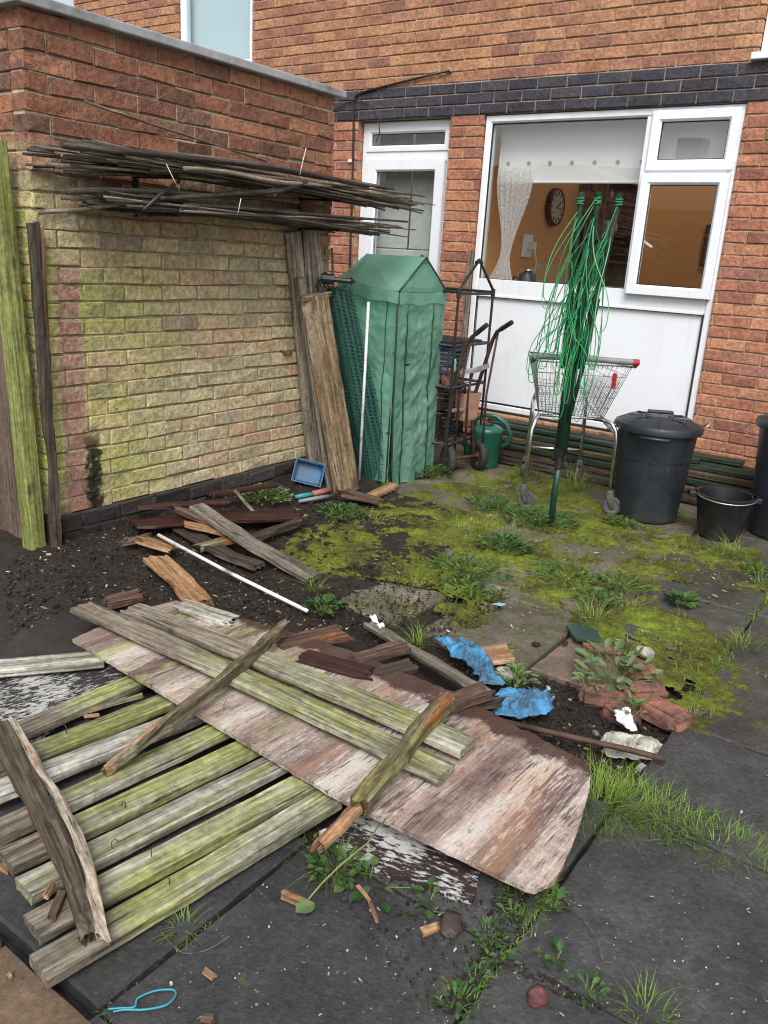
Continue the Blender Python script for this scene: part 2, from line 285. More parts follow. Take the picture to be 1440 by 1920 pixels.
def ply():
    t = NT('peeling_plywood'); c = t.coord('Object', rnd=False); xyz = t.sepxyz(c)
    def st(a, b):
        m = t.n('VectorMath', operation='MULTIPLY'); t.l(c, m.inputs[0]); m.inputs[1].default_value = (a, b, a); return m.outputs[0]
    grain = t.noise(st(26, 2.2), 1, 7, .65, .5); band = t.noise(st(7, .7), 1, 4, .55)
    blot = t.noise(c, 4.5, 7, .7)
    col = t.ramp(t.math('ADD', t.math('MULTIPLY', band, .75), t.math('MULTIPLY', grain, .25)), [(.30, (.105, .07, .062)), (.40, (.195, .14, .122)), (.5, (.31, .25, .22)), (.58, (.43, .375, .335)), (.70, (.25, .19, .17))])
    fl = t.math('FLOOR', t.math('ADD', t.math('MULTIPLY', xyz[0], 10.5), t.math('MULTIPLY', t.noise(st(3, 1), 1, 3), .9))); wn = t.n('TexWhiteNoise', noise_dimensions='1D'); t.l(fl, wn.inputs['W'])
    col = t.mix(t.ramp(blot, [(.50, 0.), (.66, .65)]), col, (.46, .42, .37))
    col = t.mix(1.0, col, t.ramp(wn.outputs['Value'], [(0, (.58, .50, .49)), (.4, (.85, .82, .80)), (.7, (1.12, 1.1, 1.08)), (1, (1.3, 1.27, 1.22))]), 'MULTIPLY')
    col = t.mottle(col, st(170, 16), 1, .72, 1.22); col = t.mottle(col, c, 70, .8, 1.15)
    flake = t.math('ADD', t.math('MULTIPLY', t.noise(st(115, 13), 1, 6, .72), .52), t.math('MULTIPLY', band, .45))
    col = t.mix(t.ramp(flake, [(.515, 0.), (.545, .85)]), col, (.52, .485, .445))
    col = t.mix(t.ramp(t.math('ADD', t.math('MULTIPLY', t.noise(st(95, 8), 1, 6, .72), .7), t.math('MULTIPLY', t.noise(st(4, 2), 1, 3), .3)), [(.535, 0.), (.575, .92)]), col, (.065, .052, .054))
    orn = t.math('MULTIPLY', t.ramp(t.noise(st(5, 1.2), 1, 5), [(.52, 0.), (.64, .42)]), t.ramp(xyz[0], [(1.15/2, 0.), (1.5/2, 1.)]))
    col = t.mix(orn, col, (.38, .20, .105))
    alg = t.math('MULTIPLY', t.ramp(t.noise(st(9, 2.2), 1, 6, .7), [(.5, 0.), (.6, .7)]), t.ramp(t.math('MULTIPLY', xyz[0], .5), [(.38, 1.), (.5, 0.)]))
    col = t.mix(t.ramp(t.noise(st(6, 3), 1, 6, .7), [(.57, 0.), (.66, .6)]), col, (.15, .085, .085))
    col = t.mix(alg, col, (.33, .38, .10))
    # rot along the far edge
    ey = t.math('ADD', xyz[1], t.math('MULTIPLY', t.math('SUBTRACT', t.noise(c, 9, 7, .72), .5), .26))
    return t, c, xyz, grain, col, ey, blot
_t, _c, _x, _g, _col, _ey, _b = ply()
_col = _t.mix(_t.ramp(_ey, [(.515, 0.), (.545, .92)]), _col, (.05, .022, .018))
_col = _t.mix(_t.ramp(_t.noise(_c, 22, 7, .75), [(.60, 0.), (.68, .75)]), _col, (.045, .035, .03))
M['w_ply'] = _t.fin(_col, _t.ramp(_b, [(.3, .6), (.7, .8)]), _t.bump(_t.noise(_c, 120, 4), .3, .003, _t.bump(_g, .45, .006)), .25)
def flaky(name, base, paint, amt):
    t = NT(name); c = t.coord('Object')
    st = t.n('VectorMath', operation='MULTIPLY'); t.l(c, st.inputs[0]); st.inputs[1].default_value = (34, 110, 50)
    f = t.math('ADD', t.math('MULTIPLY', t.noise(st.outputs[0], 1, 6, .75), .62), t.math('MULTIPLY', t.noise(c, 6, 5), .38))
    m = t.ramp(f, [(.55-amt*.2, 0.), (.565-amt*.2, 1.)])
    col = t.mix(m, base, t.ramp(t.noise(c, 40, 5), [(.3, tuple(v*.7 for v in paint)), (.7, paint)]))
    return t.fin(col, .6, t.bump(m, .8, .003, t.bump(t.noise(c, 60, 5), .3, .004)), .3)
M['flaky'] = flaky('white_flaking_paint', (.035, .022, .022), (.52, .52, .50), .22)
M['flaky2'] = flaky('grey_flaking_paint', (.03, .027, .026), (.46, .46, .44), .22)

# ground materials
def slab(name, a, b, speck=.5, moss=0.0, wet=.45, tint=None):
    t = NT(name); p = t.coord('World'); geo = t.n('NewGeometry')
    col = t.ramp(t.noise(p, 3.2, 8, .65), [(.3, a), (.7, b)])
    iv = t.ramp(geo.outputs['Random Per Island'], [(0, .78), (1, 1.18)]); col = t.mix(1.0, col, iv, 'MULTIPLY')
    if tint: col = t.mix(t.ramp(t.noise(p, 4.5, 6, .65), [(.45, 0.), (.62, .8)]), col, tint)
    v = t.n('TexVoronoi'); t.l(p, v.inputs['Vector']); v.inputs['Scale'].default_value = 130
    agg = t.ramp(v.outputs['Color'], [(.0, 0.), (.80, 0.), (.9, speck*.35)]); col = t.mix(agg, col, (.14, .138, .13))
    v2 = t.n('TexVoronoi'); t.l(p, v2.inputs['Vector']); v2.inputs['Scale'].default_value = 34
    col = t.mix(t.math('MULTIPLY', t.ramp(v2.outputs['Distance'], [(.09, 1.), (.14, 0.)]), t.ramp(v2.outputs['Color'], [(.80, 0.), (.82, speck*.6)])), col, (.30, .30, .29))
    col = t.mix(t.ramp(t.noise(p, 11, 8, .75), [(.58, 0.), (.72, .5)]), col, tuple(q*.4 for q in a))
    if moss: col = t.mix(t.ramp(t.noise(p, 7, 8, .7), [(.62-moss*.25, 0.), (.72-moss*.2, .8)]), col, t.ramp(t.noise(p, 60, 4), [(.3, (.05, .065, .015)), (.7, (.11, .13, .03))]))
    col = t.mottle(col, p, 60, .74, 1.25, 5); col = t.mottle(col, p, 1.7, .78, 1.25, 6, .38, .62); col = t.mottle(col, p, 9, .8, 1.2, 6)
    col = t.mix(t.ramp(t.noise(p, 2.1, 7, .7), [(.60, 0.), (.72, .5)]), col, (.085, .075, .058))
    n = t.bump(t.noise(p, 80, 5, .75), .9, .006); n = t.bump(t.noise(p, 12, 5), .4, .012, n)
    return t.fin(col, t.ramp(t.noise(p, 2.6, 6), [(.3, wet-.1), (.7, wet+.25)]), n, .4)
M['slab_dark'] = slab('dark_concrete_slab', (.034, .0345, .036), (.060, .060, .061), .55, moss=.03)
M['slab_wet'] = slab('wet_concrete_slab', (.040, .038, .036), (.078, .072, .066), .6, moss=.4)
M['slab_brown'] = slab('brown_concrete_slab', (.10, .085, .065), (.175, .15, .115), .5, moss=.6, wet=.6)
M['slab_pink'] = slab('pink_concrete_slab', (.13, .105, .08), (.21, .165, .135), .4, moss=.2, wet=.6, tint=(.20, .125, .10))
M['paver_tan'] = slab('tan_paver', (.13, .085, .05), (.20, .135, .085), .3, wet=.55)
def soilm():
    t = NT('dark_soil'); p = t.coord('World')
    col = t.ramp(t.noise(p, 14, 8, .72), [(.3, (.014, .011, .009)), (.6, (.034, .026, .021)), (.8, (.065, .05, .04))])
    xyz = t.sepxyz(p)
    sk = t.math('MULTIPLY', t.ramp(t.math('MULTIPLY', t.math('ADD', xyz[1], t.math('MULTIPLY', t.noise(p, 5, 6), .4)), .3), [(.52, 1.), (.64, 0.)]), t.ramp(t.noise(p, 2.5, 6), [(.35, .3), (.6, 1.)]))
    col = t.mix(sk, col, t.ramp(t.noise(p, 20, 7, .7), [(.3, (.032, .030, .029)), (.7, (.06, .056, .052))]))
    n = t.bump(t.noise(p, 45, 8, .75), .8, .015)
    return t.fin(col, .85, n, .25)
M['soil'] = soilm()
def mossm():
    t = NT('moss'); p = t.coord('World')
    f = t.math('ADD', t.math('MULTIPLY', t.noise(p, 4, 7, .7), .62), t.math('MULTIPLY', t.noise(p, 38, 5, .75), .38))
    col = t.ramp(f, [(.36, (.04, .034, .018)), (.44, (.07, .07, .022)), (.50, (.105, .12, .02)), (.56, (.145, .185, .024)), (.66, (.235, .295, .038))])
    n = t.bump(t.noise(p, 130, 5, .7), 1.0, .008)
    return t.fin(col, .9, n, .15)
M['moss'] = mossm()
def leafm(name, lo, hi, trans=.3):
    t = NT(name); geo = t.n('NewGeometry'); c = t.coord('World')
    col = t.ramp(geo.outputs['Random Per Island'], [(0, lo), (1, hi)])
    col = t.mix(t.ramp(t.noise(c, 60, 3), [(.4, 0.), (.7, .4)]), col, tuple(v*.5 for v in lo))
    t.fin(col, .5, None, .35)
    tl = t.n('BsdfTranslucent'); t.l(col, tl.inputs[0]); mx = t.n('MixShader'); mx.inputs[0].default_value = trans
    t.l(t.b.outputs[0], mx.inputs[1]); t.l(tl.outputs[0], mx.inputs[2]); t.l(mx.outputs[0], t.out.inputs[0])
    return t.m
M['grass'] = leafm('grass_blades', (.09, .19, .025), (.30, .41, .08)); M['grass_dry'] = leafm('dry_grass_blades', (.25, .24, .09), (.42, .38, .2))
M['leaf'] = leafm('weed_leaves', (.03, .085, .022), (.10, .19, .05)); M['leaf_pale'] = leafm('pale_weed_leaves', (.10, .17, .06), (.22, .30, .13))
M['chip'] = leafm('wood_chips', (.22, .15, .09), (.66, .57, .44), .0); M['grit'] = leafm('stone_grit', (.16, .15, .13), (.62, .60, .56), .0)
M['soilclod'] = leafm('soil_clods', (.016, .0125, .010), (.055, .043, .034), .0)
def coverm():
    t = NT('green_greenhouse_cover'); uv = t.coord('UV'); s = t.sepxyz(uv); pos = t.coord('World')
    def lines(o, per, w): return t.ramp(t.math('PINGPONG', t.math('DIVIDE', o, per), .5), [(w, 1.), (w+.12, 0.)])
    ln = t.math('MAXIMUM', lines(s[1], .0135, .12), t.math('MULTIPLY', lines(s[0], .0135, .1), .5))
    base = t.ramp(t.noise(pos, 2.5, 6), [(.3, (.20, .48, .36)), (.7, (.36, .66, .53))])
    col = t.mix(t.math('MULTIPLY', ln, .45), base, (.45, .70, .58))
    col = t.mix(t.ramp(t.noise(pos, 3, 7, .7), [(.56, 0.), (.75, .4)]), col, (.16, .24, .18))
    t.fin(col, .3, t.bump(ln, .25, .003, t.bump(t.noise(pos, 26, 6, .65, 1.2), .6, .012)), .5)
    tl = t.n('BsdfTranslucent'); t.l(t.mix(.5, col, (.20, .60, .42)), tl.inputs[0]); tp = t.n('BsdfTransparent'); tp.inputs[0].default_value = (.35, .75, .55, 1)
    m1 = t.n('MixShader'); m1.inputs[0].default_value = .45; t.l(t.b.outputs[0], m1.inputs[1]); t.l(tl.outputs[0], m1.inputs[2])
    m2 = t.n('MixShader'); m2.inputs[0].default_value = .24; t.l(m1.outputs[0], m2.inputs[1]); t.l(tp.outputs[0], m2.inputs[2]); t.l(m2.outputs[0], t.out.inputs[0])
    return t.m
M['cover'] = coverm()
def netm(name, per, w, col):
    t = NT(name); uv = t.coord('UV'); s = t.sepxyz(uv)
    def lines(o): return t.ramp(t.math('PINGPONG', t.math('DIVIDE', o, per), .5), [(w, 1.), (w+.03, 0.)])
    ln = t.math('MAXIMUM', lines(s[0]), lines(s[1])); t.fin(col, .5, None, .4)
    tp = t.n('BsdfTransparent'); m2 = t.n('MixShader'); t.l(ln, m2.inputs[0]); t.l(tp.outputs[0], m2.inputs[1]); t.l(t.b.outputs[0], m2.inputs[2]); t.l(m2.outputs[0], t.out.inputs[0])
    return t.m
M['net'] = netm('green_netting', .024, .10, (.03, .105, .085))
def lacem():
    t = NT('white_lace'); uv = t.coord('UV'); t.fin((.85, .85, .84), .8)
    tl = t.n('BsdfTranslucent'); tl.inputs[0].default_value = (.9, .9, .88, 1); tp = t.n('BsdfTransparent')
    m1 = t.n('MixShader'); m1.inputs[0].default_value = .5; t.l(t.b.outputs[0], m1.inputs[1]); t.l(tl.outputs[0], m1.inputs[2])
    m2 = t.n('MixShader'); t.l(t.ramp(t.noise(uv, 45, 3), [(.4, .1), (.6, .45)]), m2.inputs[0]); t.l(m1.outputs[0], m2.inputs[1]); t.l(tp.outputs[0], m2.inputs[2]); t.l(m2.outputs[0], t.out.inputs[0])
    return t.m
M['lace'] = lacem()
def blindm():
    t = NT('white_blind'); t.fin((.88, .88, .87), .8)
    tl = t.n('BsdfTranslucent'); tl.inputs[0].default_value = (.85, .84, .8, 1); m1 = t.n('MixShader'); m1.inputs[0].default_value = .15
    t.l(t.b.outputs[0], m1.inputs[1]); t.l(tl.outputs[0], m1.inputs[2]); t.l(m1.outputs[0], t.out.inputs[0]); return t.m
M['blind'] = blindm(); M['dot'] = simple('grey_dot', (.30, .29, .28), .8)
M['roof_tile'] = simple('brown_roof_tile', (.06, .045, .04), .8, var=.3, sc=3)
M['clock_face'] = simple('cream_clock_face', (.36, .31, .2), .5, var=.08); M['clock_ink'] = simple('clock_ink', (.02, .02, .02), .5)
M['picture'] = simple('picture_print', (.30, .22, .15), .6, var=.5, sc=9)
M['backing_pale'] = simple('pale_door_backing', (.62, .63, .61), .6, var=.1)  # pale colour of the backing added to lighten the door glass

# ------------------------------------------------------------------ mesh building
class MB:
    def __init__(s): s.v = []; s.f = []; s.m = []; s.uv = {}
    def add(s, vs, fs, mi=0, uvs=None):
        o = len(s.v); s.v += [tuple(v) for v in vs]
        for k, f in enumerate(fs):
            if uvs: s.uv[len(s.f)] = [uvs[i] for i in f]
            s.f.append(tuple(i+o for i in f)); s.m.append(mi)
    def box(s, a, b, mi=0, Mx=None):
        x0, y0, z0 = a; x1, y1, z1 = b
        vs = [Vector(p) for p in ((x0, y0, z0), (x1, y0, z0), (x1, y1, z0), (x0, y1, z0), (x0, y0, z1), (x1, y0, z1), (x1, y1, z1), (x0, y1, z1))]
        if Mx: vs = [Mx@v for v in vs]
        s.add(vs, [(3, 2, 1, 0), (4, 5, 6, 7), (0, 1, 5, 4), (1, 2, 6, 5), (2, 3, 7, 6), (3, 0, 4, 7)], mi)
    def tube(s, pts, r, n=8, mi=0, cap=True, closed=False):
        pts = [Vector(p) for p in pts]; L = len(pts); rs = r if isinstance(r, (list, tuple)) else [r]*L
        vs = []; prev = None
        for i, p in enumerate(pts):
            a = pts[i-1] if (i > 0 or closed) else p; b = pts[(i+1) % L] if (i < L-1 or closed) else p
            d = (b-a)
            if d.length < 1e-9: d = Vector((0, 0, 1))
            d.normalize()
            if prev is None:
                q = Vector((0, 0, 1)) if abs(d.z) < .9 else Vector((1, 0, 0)); x = d.cross(q).normalized()
            else: x = (prev-d*prev.dot(d)).normalized()
            prev = x; y = d.cross(x)
            for k in range(n):
                a_ = 2*math.pi*k/n; vs.append(p+x*math.cos(a_)*rs[i]+y*math.sin(a_)*rs[i])
        fs = []
        for i in range(L if closed else L-1):
            j = (i+1) % L
            for k in range(n): fs.append((i*n+k, i*n+(k+1) % n, j*n+(k+1) % n, j*n+k))
        if cap and not closed: fs += [tuple(range(n-1, -1, -1)), tuple((L-1)*n+k for k in range(n))]
        s.add(vs, fs, mi)
    def lathe(s, prof, n=32, mi=0, at=(0, 0, 0), Mx=None, sx=1, cap=False):
        vs = []; fs = []
        for (r, z) in prof:
            for k in range(n):
                a = 2*math.pi*k/n; v = Vector((r*math.cos(a)*sx, r*math.sin(a), z)); v = Mx@v if Mx else v+Vector(at); vs.append(v)
        for i in range(len(prof)-1):
            for k in range(n): fs.append((i*n+k, i*n+(k+1) % n, (i+1)*n+(k+1) % n, (i+1)*n+k))
        if cap: fs += [tuple(range(n-1, -1, -1)), tuple((len(prof)-1)*n+k for k in range(n))]
        s.add(vs, fs, mi)
    def grid(s, fn, nu, nv, mi=0, uvfn=None):
        vs = []; uvs = []
        for j in range(nv+1):
            for i in range(nu+1):
                vs.append(fn(i/nu, j/nv)); uvs.append(uvfn(i/nu, j/nv) if uvfn else (i/nu, j/nv))
        fs = [(j*(nu+1)+i, j*(nu+1)+i+1, (j+1)*(nu+1)+i+1, (j+1)*(nu+1)+i) for j in range(nv) for i in range(nu)]
        s.add(vs, fs, mi, uvs)
    def build(s, name, mats, parent=None, smooth=False, bevel=0, Mx=None, solid=0, sharp=None, origin=None):
        me = bpy.data.meshes.new(name)
        vs = s.v
        if origin is not None: vs = [(v[0]-origin[0], v[1]-origin[1], v[2]-origin[2]) for v in s.v]; Mx = Matrix.Translation(origin)
        me.from_pydata(vs, [], s.f)
        for m in (mats if isinstance(mats, (list, tuple)) else [mats]): me.materials.append(M[m] if isinstance(m, str) else m)
        if len(me.materials) > 1: me.polygons.foreach_set('material_index', s.m)
        if s.uv:
            ul = me.uv_layers.new(name='UV')
            for pi, p in enumerate(me.polygons):
                u = s.uv.get(pi)
                if u:
                    for li, q in zip(p.loop_indices, u): ul.data[li].uv = q
        if smooth:
            me.polygons.foreach_set('use_smooth', [True]*len(me.polygons))
            if sharp: me.set_sharp_from_angle(angle=R(sharp))
        me.update()
        o = bpy.data.objects.new(name, me); COL.objects.link(o)
        if Mx is not None: o.matrix_world = Mx
        if parent is not None:
            o.parent = parent; o.matrix_parent_inverse = WM(parent).inverted()
        if bevel:
            b = o.modifiers.new('bevel', 'BEVEL'); b.width = bevel; b.segments = 2; b.limit_method = 'ANGLE'; b.angle_limit = R(40)
        if solid:
            b = o.modifiers.new('thick', 'SOLIDIFY'); b.thickness = solid; b.offset = 0
        return o
def WM(o):
    return o.matrix_basis if o.parent is None else WM(o.parent)@o.matrix_parent_inverse@o.matrix_basis
def tag(o, label, cat, group=None, kind=None):
    if label: o['label'] = label
    if cat: o['category'] = cat
    if group: o['group'] = group
    if kind: o['kind'] = kind
    return o
def thing(name, label, cat, loc, group=None):
    o = bpy.data.objects.new(name, None); COL.objects.link(o); o.location = loc; o.empty_display_size = .1
    return tag(o, label, cat, group)

# a timber: rounded section, wavy and splintered along the path, lying in its own frame (x along the grain)
def plank_obj(name, pts, w, t, mat, upv=(0, 0, 1), rag=(.004, .004), wob=.002, parent=None, seed=0, taper=(1, 1), bow=0, twist=0, chip=0.0, ny=5, step=.03, top=True):
    pts = [Vector(p) for p in pts]; d = (pts[-1]-pts[0]); L = d.length; x = d.normalized(); u = Vector(upv)
    y = u.cross(x).normalized(); z = x.cross(y); o = pts[0]
    if top: o = o-z*t/2
    Mx = Matrix(((x.x, y.x, z.x, o.x), (x.y, y.y, z.y, o.y), (x.z, y.z, z.z, o.z), (0, 0, 0, 1)))
    loc = [Mx.inverted()@(p-(z*t/2 if top else Vector())) for p in pts]
    nx = max(4, int(L/step)); sec = []
    b = min(w, t)*.12
    for i in range(ny+1): sec.append((-w/2+b+(w-2*b)*i/ny, t/2))
    sec += [(w/2, t/2-b), (w/2, 0), (w/2, -t/2+b)]
    for i in range(ny+1): sec.append((w/2-b-(w-2*b)*i/ny, -t/2))
    sec += [(-w/2, -t/2+b), (-w/2, 0), (-w/2, t/2-b)]
    n = len(sec); vs = []; so = seed*7.31+1.7
    cum = [q.x for q in loc]
    def centre(s_):
        for i in range(len(loc)-1):
            if s_ <= loc[i+1].x or i == len(loc)-2:
                f = (s_-loc[i].x)/max(1e-6, loc[i+1].x-loc[i].x); return loc[i].lerp(loc[i+1], f)
    for i in range(nx+1):
        f = i/nx; s_ = L*f; c = centre(s_); k = taper[0]+(taper[1]-taper[0])*f; ta = twist*(f-.5)
        for j, (a, e) in enumerate(sec):
            a2, e2 = a*k, e*(k if abs(k-1) > .3 else 1)
            q = Vector((s_*1.5, a*30, e*30))
            da = wob*nz((s_*9, a*60, e*60), 1, so); de = wob*nz((s_*9, a*60, e*60), 1, so+9)
            if chip:
                cn = nz((s_*4.5, a*25, e*12), 1, so+3); cut = max(0, cn-.12)*chip
                a2 *= 1-min(.6, cut*abs(a)/w*4); e2 -= cut*t*.8 if e > 0 else -cut*t*.2
            px = s_
            if i == 0: px += rag[0]*(nz((a*70, e*70, 0), 1, so+5)+.3)
            elif i == nx: px -= rag[1]*(nz((a*70, e*70, 3), 1, so+6)+.3)
            elif i == 1 and rag[0] > .02: px += rag[0]*.3*(nz((a*70, e*70, 0), 1, so+5))
            yy = c.y+a2*math.cos(ta)-e2*math.sin(ta)+da; zz = c.z+a2*math.sin(ta)+e2*math.cos(ta)+de+bow*4*f*(1-f)
            vs.append((px, yy, zz))
    fs = [(i*n+j, (i+1)*n+j, (i+1)*n+(j+1) % n, i*n+(j+1) % n) for i in range(nx) for j in range(n)]
    mb = MB(); mb.add(vs, fs)
    # end grain: strips across the section so that splinters stay
    m = ny+1
    for base, flip in ((0, True), (nx*n, False)):
        topi = [base+i for i in range(m)]; boti = [base+m+3+ny-i for i in range(m)]
        for i in range(ny):
            f = (topi[i], topi[i+1], boti[i+1], boti[i]); mb.f.append(f[::-1] if not flip else f); mb.m.append(0)
        sr = [base+m+i for i in range(3)]; f = (topi[-1], sr[0], sr[1], sr[2], boti[-1]); mb.f.append(f if flip else f[::-1]); mb.m.append(0)
        sl = [base+m+3+m+i for i in range(3)]; f = (boti[0], sl[0], sl[1], sl[2], topi[0]); mb.f.append(f if flip else f[::-1]); mb.m.append(0)
    return mb.build(name, mat, parent, smooth=True, sharp=38, Mx=Mx)

# ------------------------------------------------------------------ large structure: house, shed, fence, ground
def struct(o): o['kind'] = 'structure'; return o
def brick_wall(mb, mp, u0, u1, v0, v1, openings=(), depth=.09, jit=.003, bl=.225, ch=.075, seed=0, q0=0, rough=.0015, ends=True, jd=.010):
    rr = random.Random(seed); n = int(round((v1-v0)/ch)); J = .005
    for c in range(n):
        a, b = v0+c*ch, v0+(c+1)*ch; mid = (a+b)/2
        iv = [(u0, u1)]
        for (oa, ob, pa, pb) in openings:
            if pa <= mid <= pb:
                nv = []
                for (s, e) in iv:
                    if ob <= s or oa >= e: nv.append((s, e)); continue
                    if oa > s: nv.append((s, oa))
                    if ob < e: nv.append((ob, e))
                iv = nv
        for (s, e) in iv:
            s_, e_ = s+.004, e-.004; mm = [mp(s_, a, -.007), mp(e_, a, -.007), mp(e_, b, -.007), mp(s_, b, -.007), mp(s_, a, -depth), mp(e_, a, -depth), mp(e_, b, -depth), mp(s_, b, -depth)]
            mb.add(mm[4:]+[mp(s_, a, -.020), mp(e_, a, -.020), mp(e_, b, -.020), mp(s_, b, -.020)], [(4, 5, 6, 7), (0, 4, 7, 3), (5, 1, 2, 6), (7, 6, 2, 3), (0, 1, 5, 4)], 1)
            mb.add([mp(s_, a+J-.001, -.008), mp(e_, a+J-.001, -.008), mp(e_, b-J+.001, -.008), mp(s_, b-J+.001, -.008)], [(0, 1, 2, 3)], 1)   # upright joints nearly flush
            mb.add([mp(s_, b-J, -.0055), mp(e_, b-J, -.0055), mp(e_, b+J, -jd), mp(s_, b+J, -jd)], [(0, 1, 2, 3)], 1)   # weathered bed joint, deepest under the brick above
            k = math.floor((s-q0)/bl)-1
            while True:
                x0 = q0+k*bl+(bl/2 if (c % 2) else 0); x1 = x0+bl; k += 1
                if x0 >= e-.012: break
                p, q = max(x0, s), min(x1, e)
                if q-p < .014: continue
                pj, qj = (0 if p == s and ends else J), (0 if q == e and ends else J)
                d = rr.uniform(-jit*.3, jit); t = lambda: rr.uniform(-rough, rough)*1.6
                P = [(p+pj, a+J+t()), (q-qj, a+J+t()), (q-qj, b-J+t()), (p+pj, b-J+t())]; I = [(p+pj+.004+t(), P[0][1]+.004), (q-qj-.004+t(), P[1][1]+.004), (q-qj-.004+t(), P[2][1]-.004), (p+pj+.004+t(), P[3][1]-.004)]
                vs = [mp(x, y, -depth+.001) for x, y in P]+[mp(x, y, d-.004) for x, y in P]+[mp(x, y, d+t()) for x, y in I]
                mb.add(vs, [(0, 1, 5, 4), (1, 2, 6, 5), (2, 3, 7, 6), (3, 0, 4, 7), (4, 5, 9, 8), (5, 6, 10, 9), (6, 7, 11, 10), (7, 4, 8, 11), (8, 9, 10, 11)], 0)
D = 5.82
house = thing('brick_house', 'two storey brick house with dark blue brick band above white kitchen window and door', 'house', (-3.4, D, 0))
ZB = 2.474; B3 = ZB+.225
fy = lambda u, v, d: (u, D-d, v)
DO = (-4.50, -3.62, .10, ZB); KW = (-3.33, -1.485, .315, ZB); UL = (-6.64, -5.70, 2.96, 4.2); UR = (-1.47, -.20, 2.735, 4.05)
mb = MB(); brick_wall(mb, fy, -8.2, 1.5, ZB-33*.075, ZB, [DO, KW], seed=1); mb.build('wall', ['brick_low', 'mortar'], house)
mb = MB(); brick_wall(mb, lambda u, v, d: (u, D-.004-d, v), -8.2, 1.5, ZB, B3, seed=2, jit=.004); mb.build('blue_brick_band', ['brick_blue', 'mortar_blue'], house)
mb = MB(); brick_wall(mb, fy, -8.2, 1.5, B3, B3+33*.075, [UL, UR], seed=3, q0=.06); mb.build('upper_wall', ['brick_up', 'mortar'], house)
mb = MB()   # inner leaf and sides behind the bricks
zt = B3+33*.075
for (a, b, c, d_) in ((-8.2, DO[0], 0, zt), (DO[1], KW[0], 0, ZB), (KW[1], 1.5, 0, ZB), (DO[0], KW[0], ZB, zt), (KW[0], UR[0], ZB, zt), (UR[0], 1.5, ZB, UR[2]), (UR[1], 1.5, UR[2], zt), (UR[0], UR[1], UR[3], zt), (KW[0], KW[1], 0, KW[2])):
    if a == -8.2:
        mb.box((a, D+.092, 0), (b, D+.22, UL[2])); mb.box((a, D+.092, UL[2]), (UL[0], D+.22, zt)); mb.box((UL[1], D+.092, UL[2]), (b, D+.22, zt)); mb.box((UL[0], D+.092, UL[3]), (UL[1], D+.22, zt)); continue
    mb.box((a, D+.092, c), (b, D+.22, d_))
mb.build('inner_leaf', 'cream', house)
mb = MB(); mb.add([(-8.5, D-.35, zt-.02), (1.8, D-.35, zt-.02), (1.8, 6.8, zt+.7), (-8.5, 6.8, zt+.7), (-8.5, D-.35, zt+.06), (1.8, D-.35, zt+.06), (1.8, 6.8, zt+.8), (-8.5, 6.8, zt+.8)], [(0, 1, 2, 3), (4, 5, 6, 7), (0, 1, 5, 4), (1, 2, 6, 5), (3, 0, 4, 7)]); mb.build('roof', 'roof_tile', house)
def frame(mb, x0, x1, z0, z1, w, y0, y1, lip=.012, mi=0):
    # mitred ring with a stepped glazing bead
    def ring(a, ya, b, yb):
        A = [(x0+a, ya, z0+a), (x1-a, ya, z0+a), (x1-a, ya, z1-a), (x0+a, ya, z1-a)]; Bq = [(x0+b, yb, z0+b), (x1-b, yb, z0+b), (x1-b, yb, z1-b), (x0+b, yb, z1-b)]
        mb.add(A+Bq, [(i, (i+1) % 4, 4+(i+1) % 4, 4+i) for i in range(4)], mi)
    ring(0, y1, 0, y0+.004); ring(0, y0+.004, .004, y0); ring(.004, y0, w-.016, y0); ring(w-.016, y0, w-.002, y0+.014); ring(w-.002, y0+.014, w, y1)
def pane(name, x0, x1, z0, z1, y, mat, parent):
    m = MB(); m.box((x0, y, z0), (x1, y+.006, z1)); return m.build(name, mat, parent)
def gasket(x0, x1, z0, z1, y, parent):
    m = MB(); frame(m, x0, x1, z0, z1, .006, y, y+.01); return m.build('gasket', 'gasket', parent)
YW = D+.022
kw = MB(); x0, x1, z0, z1 = KW[0]+.006, KW[1]-.006, KW[2]+.006, ZB-.006; XM0, XM1 = -2.108, -2.05; ZS = 1.318; ZP = 1.19
frame(kw, x0, x1, z0, z1, .055, YW, YW+.065)
kw.box((XM0, YW+.001, ZS), (XM1, YW+.06, z1-.05)); kw.box((x0+.05, YW+.002, ZP), (x1-.05, YW+.06, ZS)); kw.box((XM1-.001, YW+.003, 2.06), (x1-.05, YW+.06, 2.10)); kw.box((x0+.05, YW-.004, ZP-.004), (x1-.05, YW+.01, ZP+.014))
kf = kw.build('kitchen_window', 'upvc', house, bevel=.003)
m = MB(); m.box((x0+.058, YW+.022, z0+.058), (x1-.058, YW+.05, ZP-.002)); m.build('panel', 'upvc', kf)
gasket(x0+.053, x1-.053, z0+.053, ZP-.003, YW+.006, kf)
pane('pane', x0+.05, XM0, ZS, z1-.05, YW+.03, 'glass', kf); gasket(x0+.054, XM0+.002, ZS-.002, z1-.054, YW+.012, kf)
for (a, b, zz0, zz1, op) in ((XM1-.02, x1-.02, 2.085, z1-.02, 0), (XM1-.03, x1-.02, ZS-.03, 2.062, .028)):
    m = MB(); frame(m, a, b, zz0, zz1, .068, YW-.018-op, YW+.03-op); sh = m.build('sash', 'upvc', kf, bevel=.002)
    pane('pane', a+.06, b-.06, zz0+.06, zz1-.06, YW+.012-op, 'glass', kf); gasket(a+.066, b-.066, zz0+.066, zz1-.066, YW-.003-op, kf)
